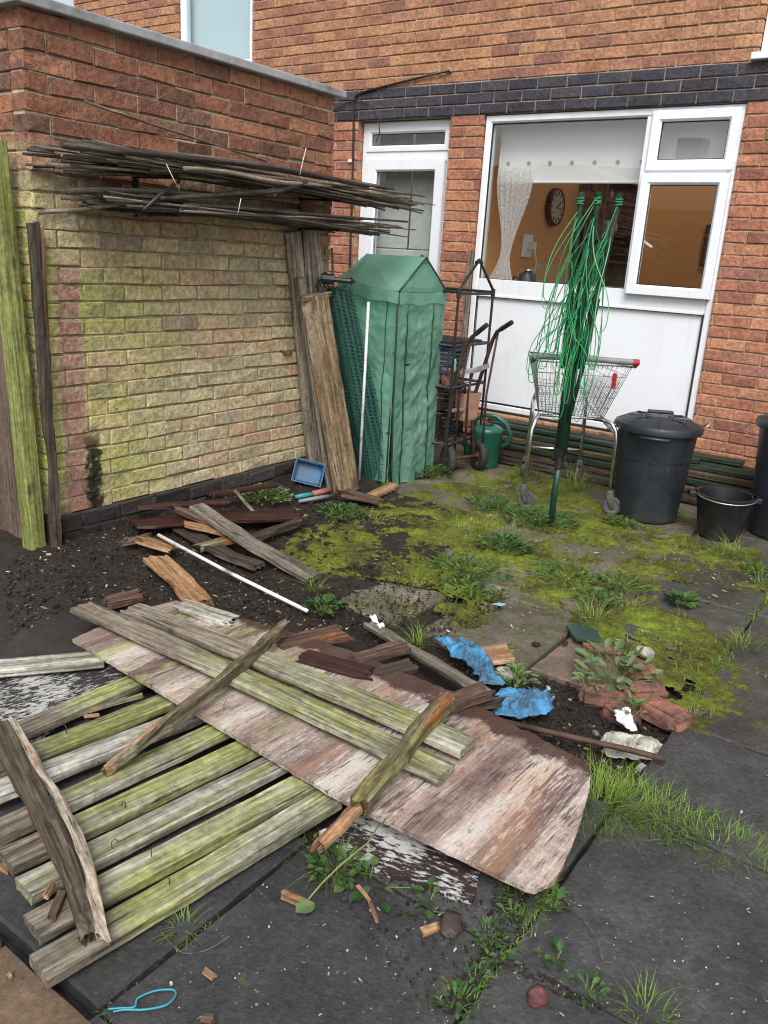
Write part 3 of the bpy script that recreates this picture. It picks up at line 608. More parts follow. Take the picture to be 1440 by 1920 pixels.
# lever of the open casement
m = MB(); p = hy(1199, 447, YW+.10); q = hy(1222, 464, YW+.08); m.tube([p, p.lerp(q, .5), q], [.009, .011, .010], 8); m.build('handle', 'white_plastic', kf, smooth=True)
YD = D+.075
bd = MB(); dx0, dx1, dz1 = DO[0]+.004, DO[1]-.004, ZB-.006
frame(bd, dx0, dx1, DO[2], dz1, .06, YD, YD+.07); bd.box((dx0+.05, YD+.002, 2.17), (dx1-.05, YD+.06, 2.262))
df = bd.build('back_door', 'upvc', house, bevel=.003)
frame(bd2 := MB(), dx0+.04, dx1-.04, 2.245, dz1-.04, .05, YD-.008, YD+.04); bd2.build('fanlight_sash', 'upvc', df, bevel=.002)
pane('pane', dx0+.08, dx1-.08, 2.285, dz1-.08, YD+.02, 'glass_door', df); gasket(dx0+.088, dx1-.088, 2.293, dz1-.088, YD+.006, df)
m = MB(); frame(m, dx0+.062, dx1-.062, DO[2]+.06, 2.19, .095, YD-.012, YD+.045); m.box((dx0+.13, YD-.006, 1.02), (dx1-.13, YD+.04, 1.14)); m.box((dx0+.15, YD+.01, DO[2]+.15), (dx1-.15, YD+.035, 1.03)); dl = m.build('door_leaf', 'upvc', df, bevel=.003)
pane('pane', dx0+.15, dx1-.15, 1.13, 2.10, YD+.018, 'glass_door', df); gasket(dx0+.155, dx1-.155, 1.135, 2.097, YD+.004, df)
m = MB(); hp_ = Vector((dx0+.105, YD-.012, 1.12)); m.box((hp_.x-.016, YD-.02, 1.02), (hp_.x+.016, YD-.010, 1.24)); m.tube([hp_, hp_+Vector((0, -.045, 0)), hp_+Vector((.10, -.05, 0))], .009, 8); m.build('handle', 'white_plastic', df, smooth=True, sharp=40)
def upwin(U, name, split):
    mb_ = MB(); a, b, c, d_ = U; frame(mb_, a+.005, b-.005, c+.005, d_-.005, .058, D+.02, D+.09)
    if split: mb_.box((split-.03, D+.021, c+.05), (split+.03, D+.08, d_-.05))
    f = mb_.build(name, 'upvc', house, bevel=.003)
    pane('pane', a+.05, b-.05, c+.05, d_-.05, D+.05, 'glass_up', f)
    m = MB(); m.box((a-.03, D-.05, c-.035), (b+.03, D+.03, c+.004)); m.build('sill', 'upvc', f, bevel=.004)
    m = MB(); m.box((a, D+.16, c), (b, D+.165, d_)); m.build('pane_backing', 'blind', f)  # white sheet added behind the panes, stands in for the bright sky reflection
upwin(UL, 'bedroom_window', None); upwin(UR, 'bedroom_window', -.85)
# kitchen behind the glass
KX0, KX1, KY0, KY1, KZ0, KZ1 = -3.44, -.25, D+.222, 9.3, .30, 2.385
m = MB(); m.box((KX0-.05, KY0, KZ0), (KX0, KY1, KZ1)); m.box((KX0-.05, KY1, KZ0), (KX1, KY1+.05, KZ1)); m.build('kitchen_wall', 'orange_wall', house)
m = MB(); m.box((KX0-.05, KY0, KZ1), (KX1+.6, 6.75, KZ1+.05)); m.build('kitchen_ceiling', 'ceiling', house)
m = MB(); m.box((-5, KY0, KZ0-.06), (KX1+.6, KY1+.05, KZ0)); m.build('kitchen_floor', 'lino', house)
m = MB(); m.box((KX0, KY0+.002, 1.19), (KX1-.8, KY0+.52, 1.235)); m.build('worktop', 'worktop', house)
m = MB(); m.box((-4.9, KY0+1.6, KZ0), (-3.5, KY0+1.65, 2.6)); m.box((-4.95, KY0, KZ0), (-4.9, KY0+1.65, 2.6)); m.build('hall_wall', 'ceiling', house)
m = MB(); m.box((-4.46, D+.235, KZ0), (-3.5, D+.25, 1.5)); m.box((-4.46, D+.255, 1.505), (-4.12, D+.27, 2.4)); m.box((-4.10, D+.25, 1.505), (-3.5, D+.265, 2.4)); m.build('door_glass_backing', 'backing_pale', house, bevel=.01)  # pale boxes added close behind the door glass to brighten it
m = MB(); m.box((-1.95, KY1-.04, KZ0), (-1.1, KY1-.002, 2.28)); frame(m, -2.03, -1.02, KZ0, 2.36, .08, KY1-.07, KY1-.01); idr = m.build('inner_door', 'pine', house, bevel=.004)

# things in the kitchen
ck = thing('wall_clock', 'round cream wall clock with dark case on the orange kitchen wall behind the glass', 'clock', (KX0+.03, 7.40, 1.95))
Mc = Matrix.Translation((KX0, 7.40, 1.95))@Matrix.Rotation(R(90), 4, 'Y')
m = MB(); m.lathe([(.16, 0.0), (.165, .03), (.16, .05), (.143, .056), (.14, .045)], 40, 0, Mx=Mc); m.build('case', 'mahogany', ck, smooth=True, sharp=40)
m = MB(); m.lathe([(.0, .046), (.141, .046)], 40, 0, Mx=Mc); m.build('face', 'clock_face', ck)
m = MB()
for k in range(12):
    a = k*math.pi/6; c, s = math.cos(a), math.sin(a); m.tube([Mc@Vector((c*.10, s*.10, .049)), Mc@Vector((c*.128, s*.128, .049))], .0065, 4)
m.build('numerals', 'clock_ink', ck)
m = MB(); m.tube([Mc@Vector((0, 0, .052)), Mc@Vector((-.05, .06, .052))], .005, 4); m.tube([Mc@Vector((0, 0, .053)), Mc@Vector((.02, .09, .053))], .004, 4); m.build('hands', 'clock_ink', ck)
m = MB(); BZ0 = 2.03
m.box((KW[0]+.05, D+.20, BZ0), (KW[1]-.05, D+.206, ZB-.02)); m.tube([(KW[0]+.05, D+.203, BZ0), (KW[1]-.05, D+.203, BZ0)], .009, 8)
bl = tag(m.build('roller_blind', 'blind'), 'white roller blind with a row of grey dots across the top of the kitchen window', 'blind')
m = MB()
for k in range(11):
    xx = KW[0]+.13+k*.172; m.lathe([(0, 0), (.016, 0)], 12, 0, Mx=Matrix.Translation((xx, D+.197, BZ0+.13))@Matrix.Rotation(R(90), 4, 'X'))
m.build('dots', 'dot', bl)
def lace(u, v):
    z = 1.24+(BZ0+.1-1.24)*v; t = abs(v-.30); wd_ = .07+.17*sm(0, .62, t if v > .3 else t*1.6); cx = KW[0]+.16+.02*math.sin(v*3)+.05*v
    return Vector((cx+(u-.5)*wd_*1.25, D+.17+.018*math.sin(u*38)*(0.4+t), z))
m = MB(); m.grid(lace, 60, 40); tag(m.build('lace_curtain', 'lace', smooth=True), 'white lace curtain gathered by a tie at the left of the kitchen window', 'curtain')
t_ = thing('dresser', 'dark wooden dresser with shelves against the orange kitchen wall beyond the clock', 'dresser', (KX0+.2, 8.4, .3))
m = MB(); m.box((KX0+.002, 7.95, .302), (KX0+.42, 8.85, 1.2)); m.box((KX0+.002, 7.95, 1.2), (KX0+.03, 8.85, 2.27))
for yy in (7.95, 8.82): m.box((KX0+.03, yy, 1.2), (KX0+.28, yy+.03, 2.27))
m.build('case', 'mahogany', t_, bevel=.004)
for zz in (1.5, 1.78, 2.06, 2.26):
    m = MB(); m.box((KX0+.03, 7.98, zz), (KX0+.27, 8.82, zz+.025)); m.build('shelf', 'mahogany', t_)
for i, (yy, zz, hh, mt, lb) in enumerate(((8.1, 2.085, .14, 'pine', 'tan tin on the top shelf of the dark dresser'), (8.35, 2.085, .1, 'glass_up', 'glass jar beside the tan tin on the dresser'), (8.2, 1.805, .12, 'chrome', 'shiny metal jug on the middle shelf of the dresser'), (8.55, 1.805, .10, 'terracotta', 'reddish pot on the middle shelf of the dresser'))):
    m = MB(); m.lathe([(0, 0), (.045, 0), (.05, hh*.3), (.045, hh*.8), (.03, hh*.9), (.032, hh)], 20, 0, (KX0+.15, yy, zz)); tag(m.build(['tin', 'jar', 'jug', 'pot'][i], mt, smooth=True, sharp=40), lb, ['tin', 'jar', 'jug', 'pot'][i])
m = MB(); p = hx(987, 460, KX0); m.box((KX0+.002, p.y-.1, p.z-.10), (KX0+.02, p.y+.08, p.z+.09)); sk = tag(m.build('wall_socket', 'white_plastic', bevel=.004), 'white double socket with a grey plug on the orange kitchen wall', 'socket')
m = MB(); m.box((KX0+.02, p.y-.02, p.z-.03), (KX0+.07, p.y+.06, p.z+.03)); m.tube([(KX0+.07, p.y+.03, p.z-.02), (KX0+.09, p.y+.05, p.z-.15), (KX0+.06, p.y+.05, 1.24)], .006, 6); m.build('plug', 'white_plastic', sk, smooth=True, sharp=40)
kt = thing('kettle', 'dark steel kettle standing on the worktop inside the kitchen window', 'kettle', (-3.02, D+.36, 1.235))
m = MB(); m.lathe([(0, 0), (.075, 0), (.08, .03), (.066, .13), (.055, .14), (.02, .155), (0, .16)], 24, 0, (-3.02, D+.36, 1.235)); m.build('body', 'black_metal', kt, smooth=True)
m = MB(); m.tube([(-3.08, D+.36, 1.33), (-3.14, D+.36, 1.34), (-3.15, D+.36, 1.28), (-3.095, D+.36, 1.26)], .009, 8); m.build('handle', 'black_plastic', kt, smooth=True)
m = MB(); m.lathe([(.03, .158), (.035, .15), (.028, .17), (.0, .175)], 20, 0, (-3.02, D+.36, 1.235)); m.build('lid', 'chrome', kt, smooth=True)
m = MB(); m.lathe([(.03, 0), (.05, .005), (.085, .06), (.08, .06), (.045, .012), (0, .01)], 28, 0, (-2.62, D+.33, 1.236)); tag(m.build('bowl', 'white_plastic', smooth=True), 'white bowl on the worktop inside the kitchen window', 'bowl')
m = MB(); m.box((-2.45, D+.27, 1.236), (-2.2, D+.42, 1.32)); tag(m.build('food_box', 'leaf_pale', bevel=.01), 'pale green box on the worktop behind the folded clothes airer', 'box')
m = MB(); m.box((KX0+.9, KY1-.02, 1.55), (KX0+1.15, KY1-.002, 1.92)); pf = tag(m.build('wall_picture', 'picture'), 'small framed picture on the far orange kitchen wall', 'picture')
m = MB(); frame(m, KX0+.88, KX0+1.17, 1.53, 1.94, .03, KY1-.04, KY1-.003); m.build('frame', 'mahogany', pf)

# cable down the house wall
m = MB(); cpts = [hy(843, 132, D-.02), hy(760, 152, D-.015), hy(690, 170, D-.014), hy(668, 178, D-.014), hy(664, 195, D-.014), hy(661, 330, D-.014), hy(656, 500, D-.014), hy(652, 640, D-.014)]
m.tube(cpts, .009, 8); cb = tag(m.build('cable', 'black_plastic', smooth=True), 'thick black cable running down the red brick house wall beside the back door', 'cable')
m = MB(); m.tube([hy(624, 208, D-.02), hy(650, 193, D-.02), hy(675, 187, D-.02), hy(700, 200, D-.025), hy(710, 225, D-.03), hy(712, 250, D-.02), hy(705, 266, D-.01)], .004, 6); tag(m.build('thin_wire', 'black_plastic', smooth=True), 'thin black wire looping loosely over the corner of the back door', 'wire')
for i, (px, py, lb) in enumerate(((657, 302, 'white cable clip on the wall beside the back door'), (843, 132, 'small grey bracket where the black cable leaves the upper brick wall'))):
    p = hy(px, py, D-.006); m = MB(); m.box((p.x-.02, D-.018, p.z-.012), (p.x+.02, D-.001, p.z+.012)); tag(m.build('cable_clip', 'white_plastic' if i == 0 else 'stone', bevel=.004), lb, 'clip')

# the house across the gardens, behind the viewer, seen only in the panes
nh = thing('neighbour_house', 'dark roofed house across the gardens mirrored in the upper window', 'house', (-9, -22, 0))
m = MB(); m.box((-17, -30, -.1), (-3, -22, 3.6)); m.build('wall', 'loose_brick', nh)
m = MB(); m.add([(-17.4, -21.6, 3.6), (-2.6, -21.6, 3.6), (-2.6, -26, 5.6), (-17.4, -26, 5.6), (-17.4, -30.4, 3.6), (-2.6, -30.4, 3.6)], [(0, 1, 2, 3), (3, 2, 5, 4), (0, 3, 4), (1, 5, 2)]); rf = m.build('roof', 'roof_tile', nh, solid=.15)
m = MB(); m.box((-12, -26.4, 5.2), (-11, -25.5, 6.7)); m.build('chimney', 'loose_brick', nh)
for a in (-14, -9.5, -5):
    m = MB(); frame(m, a, a+1.5, 1.6, 2.9, .08, -21.99, -21.9); m.build('window', 'upvc', nh)

# ------------------------------------------------------------------ shed
SX = -3.32; SY0, SY1 = 2.115, 4.07; SZ = 1.45+.843; SP = 1.45-1.2575
shed = thing('brick_shed', 'flat roofed brick outhouse with red bricks above and algae green bricks below', 'outhouse', (SX-1, SY0, 0))
nC = 28; base = SZ-nC*.075
fx = lambda u, v, d: (SX+d, u, v)
m = MB(); brick_wall(m, fx, SY0, SY1, base, SZ, seed=11, jit=.005, jd=.014, q0=SY0+.105, depth=.10, rough=.003)
brick_wall(m, lambda u, v, d: (u, SY0-d+.002, v), -5.6, SX-.004, base, SZ, seed=12, jit=.004, q0=SX-.105, depth=.10, rough=.003)
brick_wall(m, lambda u, v, d: (u, SY1+d-.002, v), -5.6, SX-.101, base, SZ, seed=13, q0=SX-.105)
m.build('wall', ['brick_shed', 'mortar_shed'], shed)
m = MB(); brick_wall(m, lambda u, v, d: (SX+.022+d, u, v), SY0-.02, SY1+.02, base-5*.075, base, seed=14, jit=.007, depth=.12, rough=.004)
brick_wall(m, lambda u, v, d: (u, SY0-.02-d, v), -5.6, SX+.02, base-5*.075, base, seed=15, jit=.006, rough=.004)
m.build('plinth', ['plinth', 'mortar_plinth'], shed)
m = MB(); m.box((-5.7, SY0-.045, SZ+.001), (SX+.045, SY1+.05, SZ+.042)); m.build('coping', 'coping', shed, bevel=.006)
m = MB(); m.box((-5.6, SY0+.2, SZ+.04), (SX-.1, SY1-.1, SZ+.05)); m.build('roof', 'slab_dark', shed)
p = hx(535, 660, SX); plank_obj('wooden_plug', [(SX-.05, p.y, p.z+.01), (SX+.03, p.y, p.z+.01)], .07, .02, 'w_batten', seed=3)
tag(bpy.data.objects['wooden_plug'], 'small mossy wooden block wedged into a joint of the outhouse wall beside the leaning planks', 'wood block')

# ------------------------------------------------------------------ fence on the left
fn = thing('wooden_fence', 'brown board fence with an algae green post at the edge of the outhouse', 'fence', (-3.45, 1.5, 0))
pt, pb = hy(-10, 280, 2.03), g(69, 1050); plank_obj('post', [pb+Vector((0, 0, -.1)), pb.lerp(pt, .5)+Vector((.004, 0, 0)), pt+(pt-pb)*.02], .08, .08, 'w_algae', (0, -1, .0), parent=fn, seed=5, wob=.003, top=False)
for k in range(9):
    xx = -3.485-.128*k; plank_obj('board', [(xx, 2.045+.008*(k % 2), -.06), (xx-.085, 2.045+.008*(k % 2), 1.60)], .122, .02, 'w_fence', (0, -1, 0), parent=fn, seed=20+k, wob=.0015)
for zz in (.3, 1.3): plank_obj('rail', [(-4.6, 2.075, zz), (-3.45-.05*zz, 2.075, zz)], .035, .07, 'w_fence', parent=fn, seed=40+int(zz*10))

# ------------------------------------------------------------------ ground
def gs(x, y, dz=0.0):     # a point on the soil or the slabs, whichever is higher, dz above it
    p = g(x, y)
    for _ in range(5): p = g(x, y, max(0.0, soil_h(p.x, p.y))+dz)
    return p
def soil_h(x, y):  # lie of the soil, heaped against the outhouse
    t = sm(-2.7, -3.2, x)*sm(1.3, 2.2, y)*sm(4.75, 4.2, y); b = -.032+.035*sm(-1.7, -2.4, x)*sm(1.3, 2.2, y)+.075*t
    if x > -1.5 and y < 3.1: b -= .012
    if y > 4.2: b = -.02
    k = .3+.7*sm(-.5, 1.2, nz((x, y, 0), 1.4))
    return b+.016*nz((x, y, 0), 6)*k+.010*nz((x, y, 0), 17, 3)*k+.006*nz((x, y, 0), 45, 8)
GX0, GX1, GY0, GY1 = -3.75, .9, .3, 6.0
m = MB(); m.grid(lambda u, v: (lambda x, y: Vector((x, y, soil_h(x, y))))(GX0+(GX1-GX0)*u, GY0+(GY1-GY0)*v), 232, 285)
struct(m.build('soil', 'soil', smooth=True))
m = MB(); m.add([(-60, -60, -.13), (60, -60, -.13), (60, 60, -.13), (-60, 60, -.13)], [(0, 1, 2, 3)]); struct(m.build('ground', 'slab_brown'))
XJ = [-4.09, -3.49, -2.89, -2.29, -1.715, -1.125, -.555, .03, .62, 1.2]; YJ = [-.45, .145, .745, 1.385, 2.045, 2.62, 3.2, 3.80, 4.40, 5.0, 5.6, 6.2]
def slab_add(m, a, b, c, d, z, mi, rs, rough=.006, tilt=.006):
    n = 14; ring = []
    def edge(p, q):
        return [p.lerp(q, k/n) for k in range(n)]
    A, B_, C_, D_ = Vector((a, c, 0)), Vector((b, c, 0)), Vector((b, d, 0)), Vector((a, d, 0))
    ring = edge(A, B_)+edge(B_, C_)+edge(C_, D_)+edge(D_, A); ce = (A+C_)/2; tx, ty = rs.uniform(-tilt, tilt), rs.uniform(-tilt, tilt); vs = []; N = len(ring)
    for lev, (ins, dz) in enumerate(((0, -.05), (0, -.007), (.006, 0))):
        for p in ring:
            dv = (p-ce); rr_ = rough*(nz((p.x, p.y, 0), 14, 2)+.6*nz((p.x, p.y, 0), 50, 4)); L_ = dv.length
            q = p-dv/L_*(ins+abs(rr_)+.004); vs.append((q.x, q.y, z+dz+tx*(q.x-ce.x)+ty*(q.y-ce.y)))
    fs = [(l*N+i, l*N+(i+1) % N, (l+1)*N+(i+1) % N, (l+1)*N+i) for l in (0, 1) for i in range(N)]+[tuple(2*N+i for i in range(N))]
    m.add(vs, fs, mi)
m = MB(); rs = random.Random(4)
for i in range(len(XJ)-1):
    for j in range(len(YJ)-1):
        a, b, c, d = XJ[i], XJ[i+1], YJ[j], YJ[j+1]; cx, cy = (a+b)/2, (c+d)/2
        if cy < .745 and cx < -1.0: continue
        if cy > .745 and cy < 2.05 and cx < -2.3: continue
        if cy > 1.4 and cy < 2.05 and cx < -1.13: continue
        if 2.05 < cy < 2.62 and cx < -.56: continue
        if 2.62 < cy < 3.2 and cx < -2.29: continue
        if 3.2 < cy < 4.4 and cx < -2.9: continue
        if cx < -2.9 and cy < 4.5: continue
        if cy > 5.0 and cx < -4: continue
        mi = 0; z = rs.uniform(-.005, .003)
        if cy > 2.62 and cx < .03 and cx > -.56: mi = 1
        if cy > 2.62 and cx < -.56: mi = 2 if cx < -1.1 else 1; z -= .006
        if 2.62 < cy < 3.2 and -1.72 < cx < -1.1: d += .0; a += .10
        if 2.62 < cy < 3.2 and -1.1 < cx < -.56: mi = 3; z -= .014; b -= .13; c += .05
        if cx < -1.72 and cy < 3.8: z -= .010
        slab_add(m, a, b, c, d, z, mi, rs, .006 if mi == 0 else .010)
struct(m.build('patio_paving', ['slab_dark', 'slab_wet', 'slab_brown', 'slab_pink']))
m = MB(); rs = random.Random(9)
for i in range(9):
    for j in range(3):
        a = -1.07-.36*(i+1)+.02; c = .735-.36*(j+1); slab_add(m, a, a+.345, c, c+.35, .004+rs.uniform(-.003, .003), 0, rs, .004, .008)
struct(m.build('tan_path', 'paver_tan'))

# moss: low cushions over the far slabs
def inpoly(x, y, P):
    c = False; n = len(P)
    for i in range(n):
        a, b = P[i], P[i-1]
        if (a[1] > y) != (b[1] > y) and x < (b[0]-a[0])*(y-a[1])/(b[1]-a[1])+a[0]: c = not c
    return c
MOSSP = [g(*q) for q in ((500, 1062), (560, 990), (650, 950), (760, 925), (860, 880), (1000, 872), (1150, 955), (1280, 1000), (1430, 1035), (1440, 1110), (1250, 1090), (1230, 1140), (1320, 1170), (1390, 1250), (1385, 1300), (1345, 1370), (1290, 1352), (1245, 1245), (1150, 1215), (1070, 1150), (1000, 1105), (900, 1135), (810, 1105), (700, 1085))]
BLOB = [(g(px, py), r) for px, py, r in ((690, 1005, .22), (785, 1030, .2), (640, 1055, .16), (800, 962, .2), (880, 915, .22), (960, 925, .25), (830, 1075, .16), (1000, 965, .2), (1080, 985, .2), (1200, 1030, .22), (1110, 1045, .16), (1170, 1180, .17), (1240, 1200, .13), (1305, 1262, .14), (1330, 1320, .12), (1040, 1110, .12), (865, 1150, .10), (1110, 900, .16), (900, 1000, .15), (1330, 1350, .09), (1290, 1210, .13), (1265, 1160, .10))]
def moss_d(x, y):
    w = -.42
    if inpoly(x, y, MOSSP): w = .17
    for p, r in BLOB:
        d = math.hypot(p.x-x, (p.y-y)); w = max(w, .36*(1-d/(r*1.35)) if d < r*1.35 else -.42)
    return w+.42*nz((x, y, 0), 3.4, 1)+.30*nz((x, y, 0), 11, 5)+.16*nz((x, y, 0), 34, 2)
m = MB(); nx_, ny_ = 250, 280; X0, X1, Y0, Y1 = -2.75, -.30, 2.45, 5.6
P = {}; mpts = []
for j in range(ny_+1):
    for i in range(nx_+1):
        x, y = X0+(X1-X0)*i/nx_, Y0+(Y1-Y0)*j/ny_; d = moss_d(x, y)
        if d > -.06:
            hgt = max(-.012, soil_h(x, y)-.006)+.020*sm(-.05, .5, d)+.006*nz((x, y, 0), 26, 1)+.005*nz((x, y, 0), 70, 1)+.0035*nz((x, y, 0), 160, 1)
            if d > .05: mpts.append((x, y, hgt, d))
            P[(i, j)] = len(m.v); m.v.append((x, y, hgt))
for j in range(ny_):
    for i in range(nx_):
        q = [P.get(k) for k in ((i, j), (i+1, j), (i+1, j+1), (i, j+1))]
        if None not in q: m.f.append(tuple(q)); m.m.append(0)
tag(m.build('moss', 'moss', smooth=True), 'bright green and brown moss creeping over the broken far slabs', 'moss', kind='stuff')

# ------------------------------------------------------------------ timber
def board(name, label, cat, pts, w, t, mat, rag=(.006, .006), group=None, upv=(0, 0, 1), **kw):
    o = plank_obj(name, pts, w, t, mat, upv, rag, **kw); return tag(o, label, cat, group)
# broken slatted panel in front
fp = thing('slatted_fence', 'broken fence of eight flat mossy green slats with a split log across its left end', 'fence panel', g(250, 1560))
SL = [((70, 1812), (614, 1486)), ((58, 1733), (566, 1459)), ((43, 1662), (510, 1424)), ((8, 1607), (452, 1395)), ((-34, 1566), (400, 1362)), ((-70, 1502), (356, 1333)), ((-45, 1445), (310, 1303)), ((22, 1370), (252, 1268))]
for i, (a, b) in enumerate(SL):
    A, B_ = g(*a, .055), g(*b, .055); B2 = B_+(B_-A).normalized()*(.02 if i == 0 else .16)
    B2.z -= .012; plank_obj('slat', [A, B2], .080 if i < 4 else .077, .03, 'w_slat' if i % 3 != 2 else 'w_slat2', parent=fp, seed=60+i, rag=(.004, .004), wob=.0022, bow=-.004+.003*(i % 3), twist=.05*((i % 3)-1))
LG = [(-8, 1345, .13), (22, 1400, .125), (62, 1472, .118), (104, 1556, .115), (132, 1610, .112), (153, 1690, .105), (170, 1755, .085)]
plank_obj('batten', [g(x, y, z) for x, y, z in LG], .055, .058, 'w_log', parent=fp, seed=80, rag=(.05, .05), wob=.006, chip=.4, taper=(1.15, .62), ny=8, step=.016)
LG2 = [(2, 1340, .135), (40, 1402, .131), (84, 1474, .125), (126, 1558, .121), (148, 1612, .118), (166, 1690, .11), (178, 1752, .088)]
plank_obj('splinter', [g(x+16, y+2, z-.006) for x, y, z in LG2], .024, .022, 'w_sap', parent=fp, seed=81, rag=(.03, .06), wob=.006, chip=1.1, step=.012)
# plywood board
def sheet(name, px, z, th, mat, e0, e1, jit=.004, seed=0, bow=0.0, ragged=()):
    P3 = [g(x, y, zz if (zz := (z[i] if isinstance(z, (list, tuple)) else z)) is not None else 0) for i, (x, y) in enumerate(px)]
    o = P3[e0].copy(); xa = (P3[e1]-o); xa.z *= 1; L = xa.length; xa.normalize()
    n_ = Vector((0, 0, 1)); n_ = (n_-xa*n_.dot(xa)).normalized(); ya = n_.cross(xa)
    Mx = Matrix(((xa.x, ya.x, n_.x, o.x), (xa.y, ya.y, n_.y, o.y), (xa.z, ya.z, n_.z, o.z), (0, 0, 0, 1))); Mi = Mx.inverted()
    loc = [Mi@p for p in P3]; out = []
    for i, p in enumerate(loc):
        q = loc[(i+1) % len(loc)]; n = max(1, int((q-p).length/.012)); k = 3.5 if i in ragged else 1
        for s in range(n):
            v = p.lerp(q, s/n); v.z = 0; a = Vector((nz((v.x*40, v.y*40, 0), 1, seed), nz((v.x*40, v.y*40, 3), 1, seed+4), 0))+.6*Vector((0, nz((v.x*130, 0, 0), 1, seed), 0)); out.append(v+a*jit*k)
    bm = bmesh.new(); vs = [bm.verts.new(v) for v in out]; f = bm.faces.new(vs); 
    r = bmesh.ops.extrude_face_region(bm, geom=[f]); nv = [e for e in r['geom'] if isinstance(e, bmesh.types.BMVert)]
    for v in nv: v.co.z -= th
    bmesh.ops.recalc_face_normals(bm, faces=bm.faces); bmesh.ops.triangulate(bm, faces=[f for f in bm.faces if len(f.verts) > 4])
    me = bpy.data.meshes.new(name); bm.to_mesh(me); bm.free(); me.materials.append(M[mat]); ob = bpy.data.objects.new(name, me); COL.objects.link(ob); ob.matrix_world = Mx; return ob
PLY = [(136, 1198), (640, 1490), (985, 1664), (1004, 1667), (1040, 1653), (1062, 1610), (1086, 1550), (1105, 1480), (1108, 1450), (1098, 1432), (1010, 1382), (930, 1342), (855, 1300), (760, 1262), (660, 1222), (560, 1190), (470, 1165), (390, 1145), (330, 1128), (250, 1150)]
pz = [.078, .085, .07, .07, .068, .068, .068, .068, .068, .068]+[.072]*10
ply_o = sheet('plywood_board', PLY, pz, .013, 'w_ply', 0, 2, .003, 3, ragged=(9, 10, 11, 12, 13, 14))
tag(ply_o, 'long pinkish grey peeling plywood board with rounded corners lying over the mossy slats', 'board')
# two planks nailed to two rotten battens, on top of the plywood
fp2 = thing('broken_fence_section', 'two long mossy planks joined by two rotten split battens on the peeling plywood', 'fence section', g(500, 1280, .08))
plank_obj('plank', [g(243, 1136, .112), g(878, 1396, .115)], .098, .024, 'w_long', parent=fp2, seed=90, rag=(.02, .003), wob=.002, bow=.012, chip=.05)
plank_obj('plank', [g(150, 1132, .112), g(838, 1446, .112)], .092, .024, 'w_long', parent=fp2, seed=94, rag=(.03, .003), wob=.002, bow=.01, chip=.05)
plank_obj('batten', [g(538, 1160, .155), g(470, 1222, .165), g(400, 1275, .160), (g(330, 1332, .148)), g(262, 1388, .125), g(186, 1438, .09)], .030, .042, 'w_batten', parent=fp2, seed=95, rag=(.05, .08), wob=.008, chip=.8, taper=(1.1, .6), ny=8, step=.014)
plank_obj('batten', [g(842, 1295, .158), g(800, 1342, .165), g(752, 1402, .165), g(700, 1462, .155), g(668, 1503, .138)], .054, .048, 'w_batten', parent=fp2, seed=96, rag=(.07, .05), wob=.008, chip=.75, ny=9, taper=(.95, .8), step=.014)
plank_obj('splinter', [g(690, 1478, .135), g(640, 1540, .105), g(590, 1585, .075)], .036, .026, 'w_fresh', parent=fp2, seed=97, rag=(.04, .08), wob=.005, chip=.8, taper=(1, .7), ny=8, step=.014)
plank_obj('splinter', [g(372, 1296, .146), g(300, 1352, .132), g(195, 1436, .088)], .022, .032, 'w_fresh', parent=fp2, seed=98, rag=(.06, .05), wob=.006, chip=1.0, step=.014)
# painted boards under the pile
o = sheet('painted_board', [(600, 1558), (730, 1500), (905, 1610), (888, 1690), (640, 1604)], [.012]*5, .012, 'flaky', 4, 3, .003, 7, ragged=(3,)); tag(o, 'dark board with flaking white paint sticking out under the plywood at its near edge', 'board')
o = sheet('painted_board', [(-30, 1300), (40, 1252), (150, 1226), (290, 1222), (190, 1300), (60, 1390), (-30, 1420)], [.018]*7, .014, 'flaky2', 0, 3, .004, 9, ragged=(0, 1, 2)); tag(o, 'black board with white flaking paint lying at the left beyond the slatted panel', 'board')
board('loose_board', 'single pale slat at the left edge, between the flaking board and the plywood corner', 'slat', [g(-45, 1250, .06), g(196, 1228, .06)], .085, .03, 'w_slat2', seed=100)
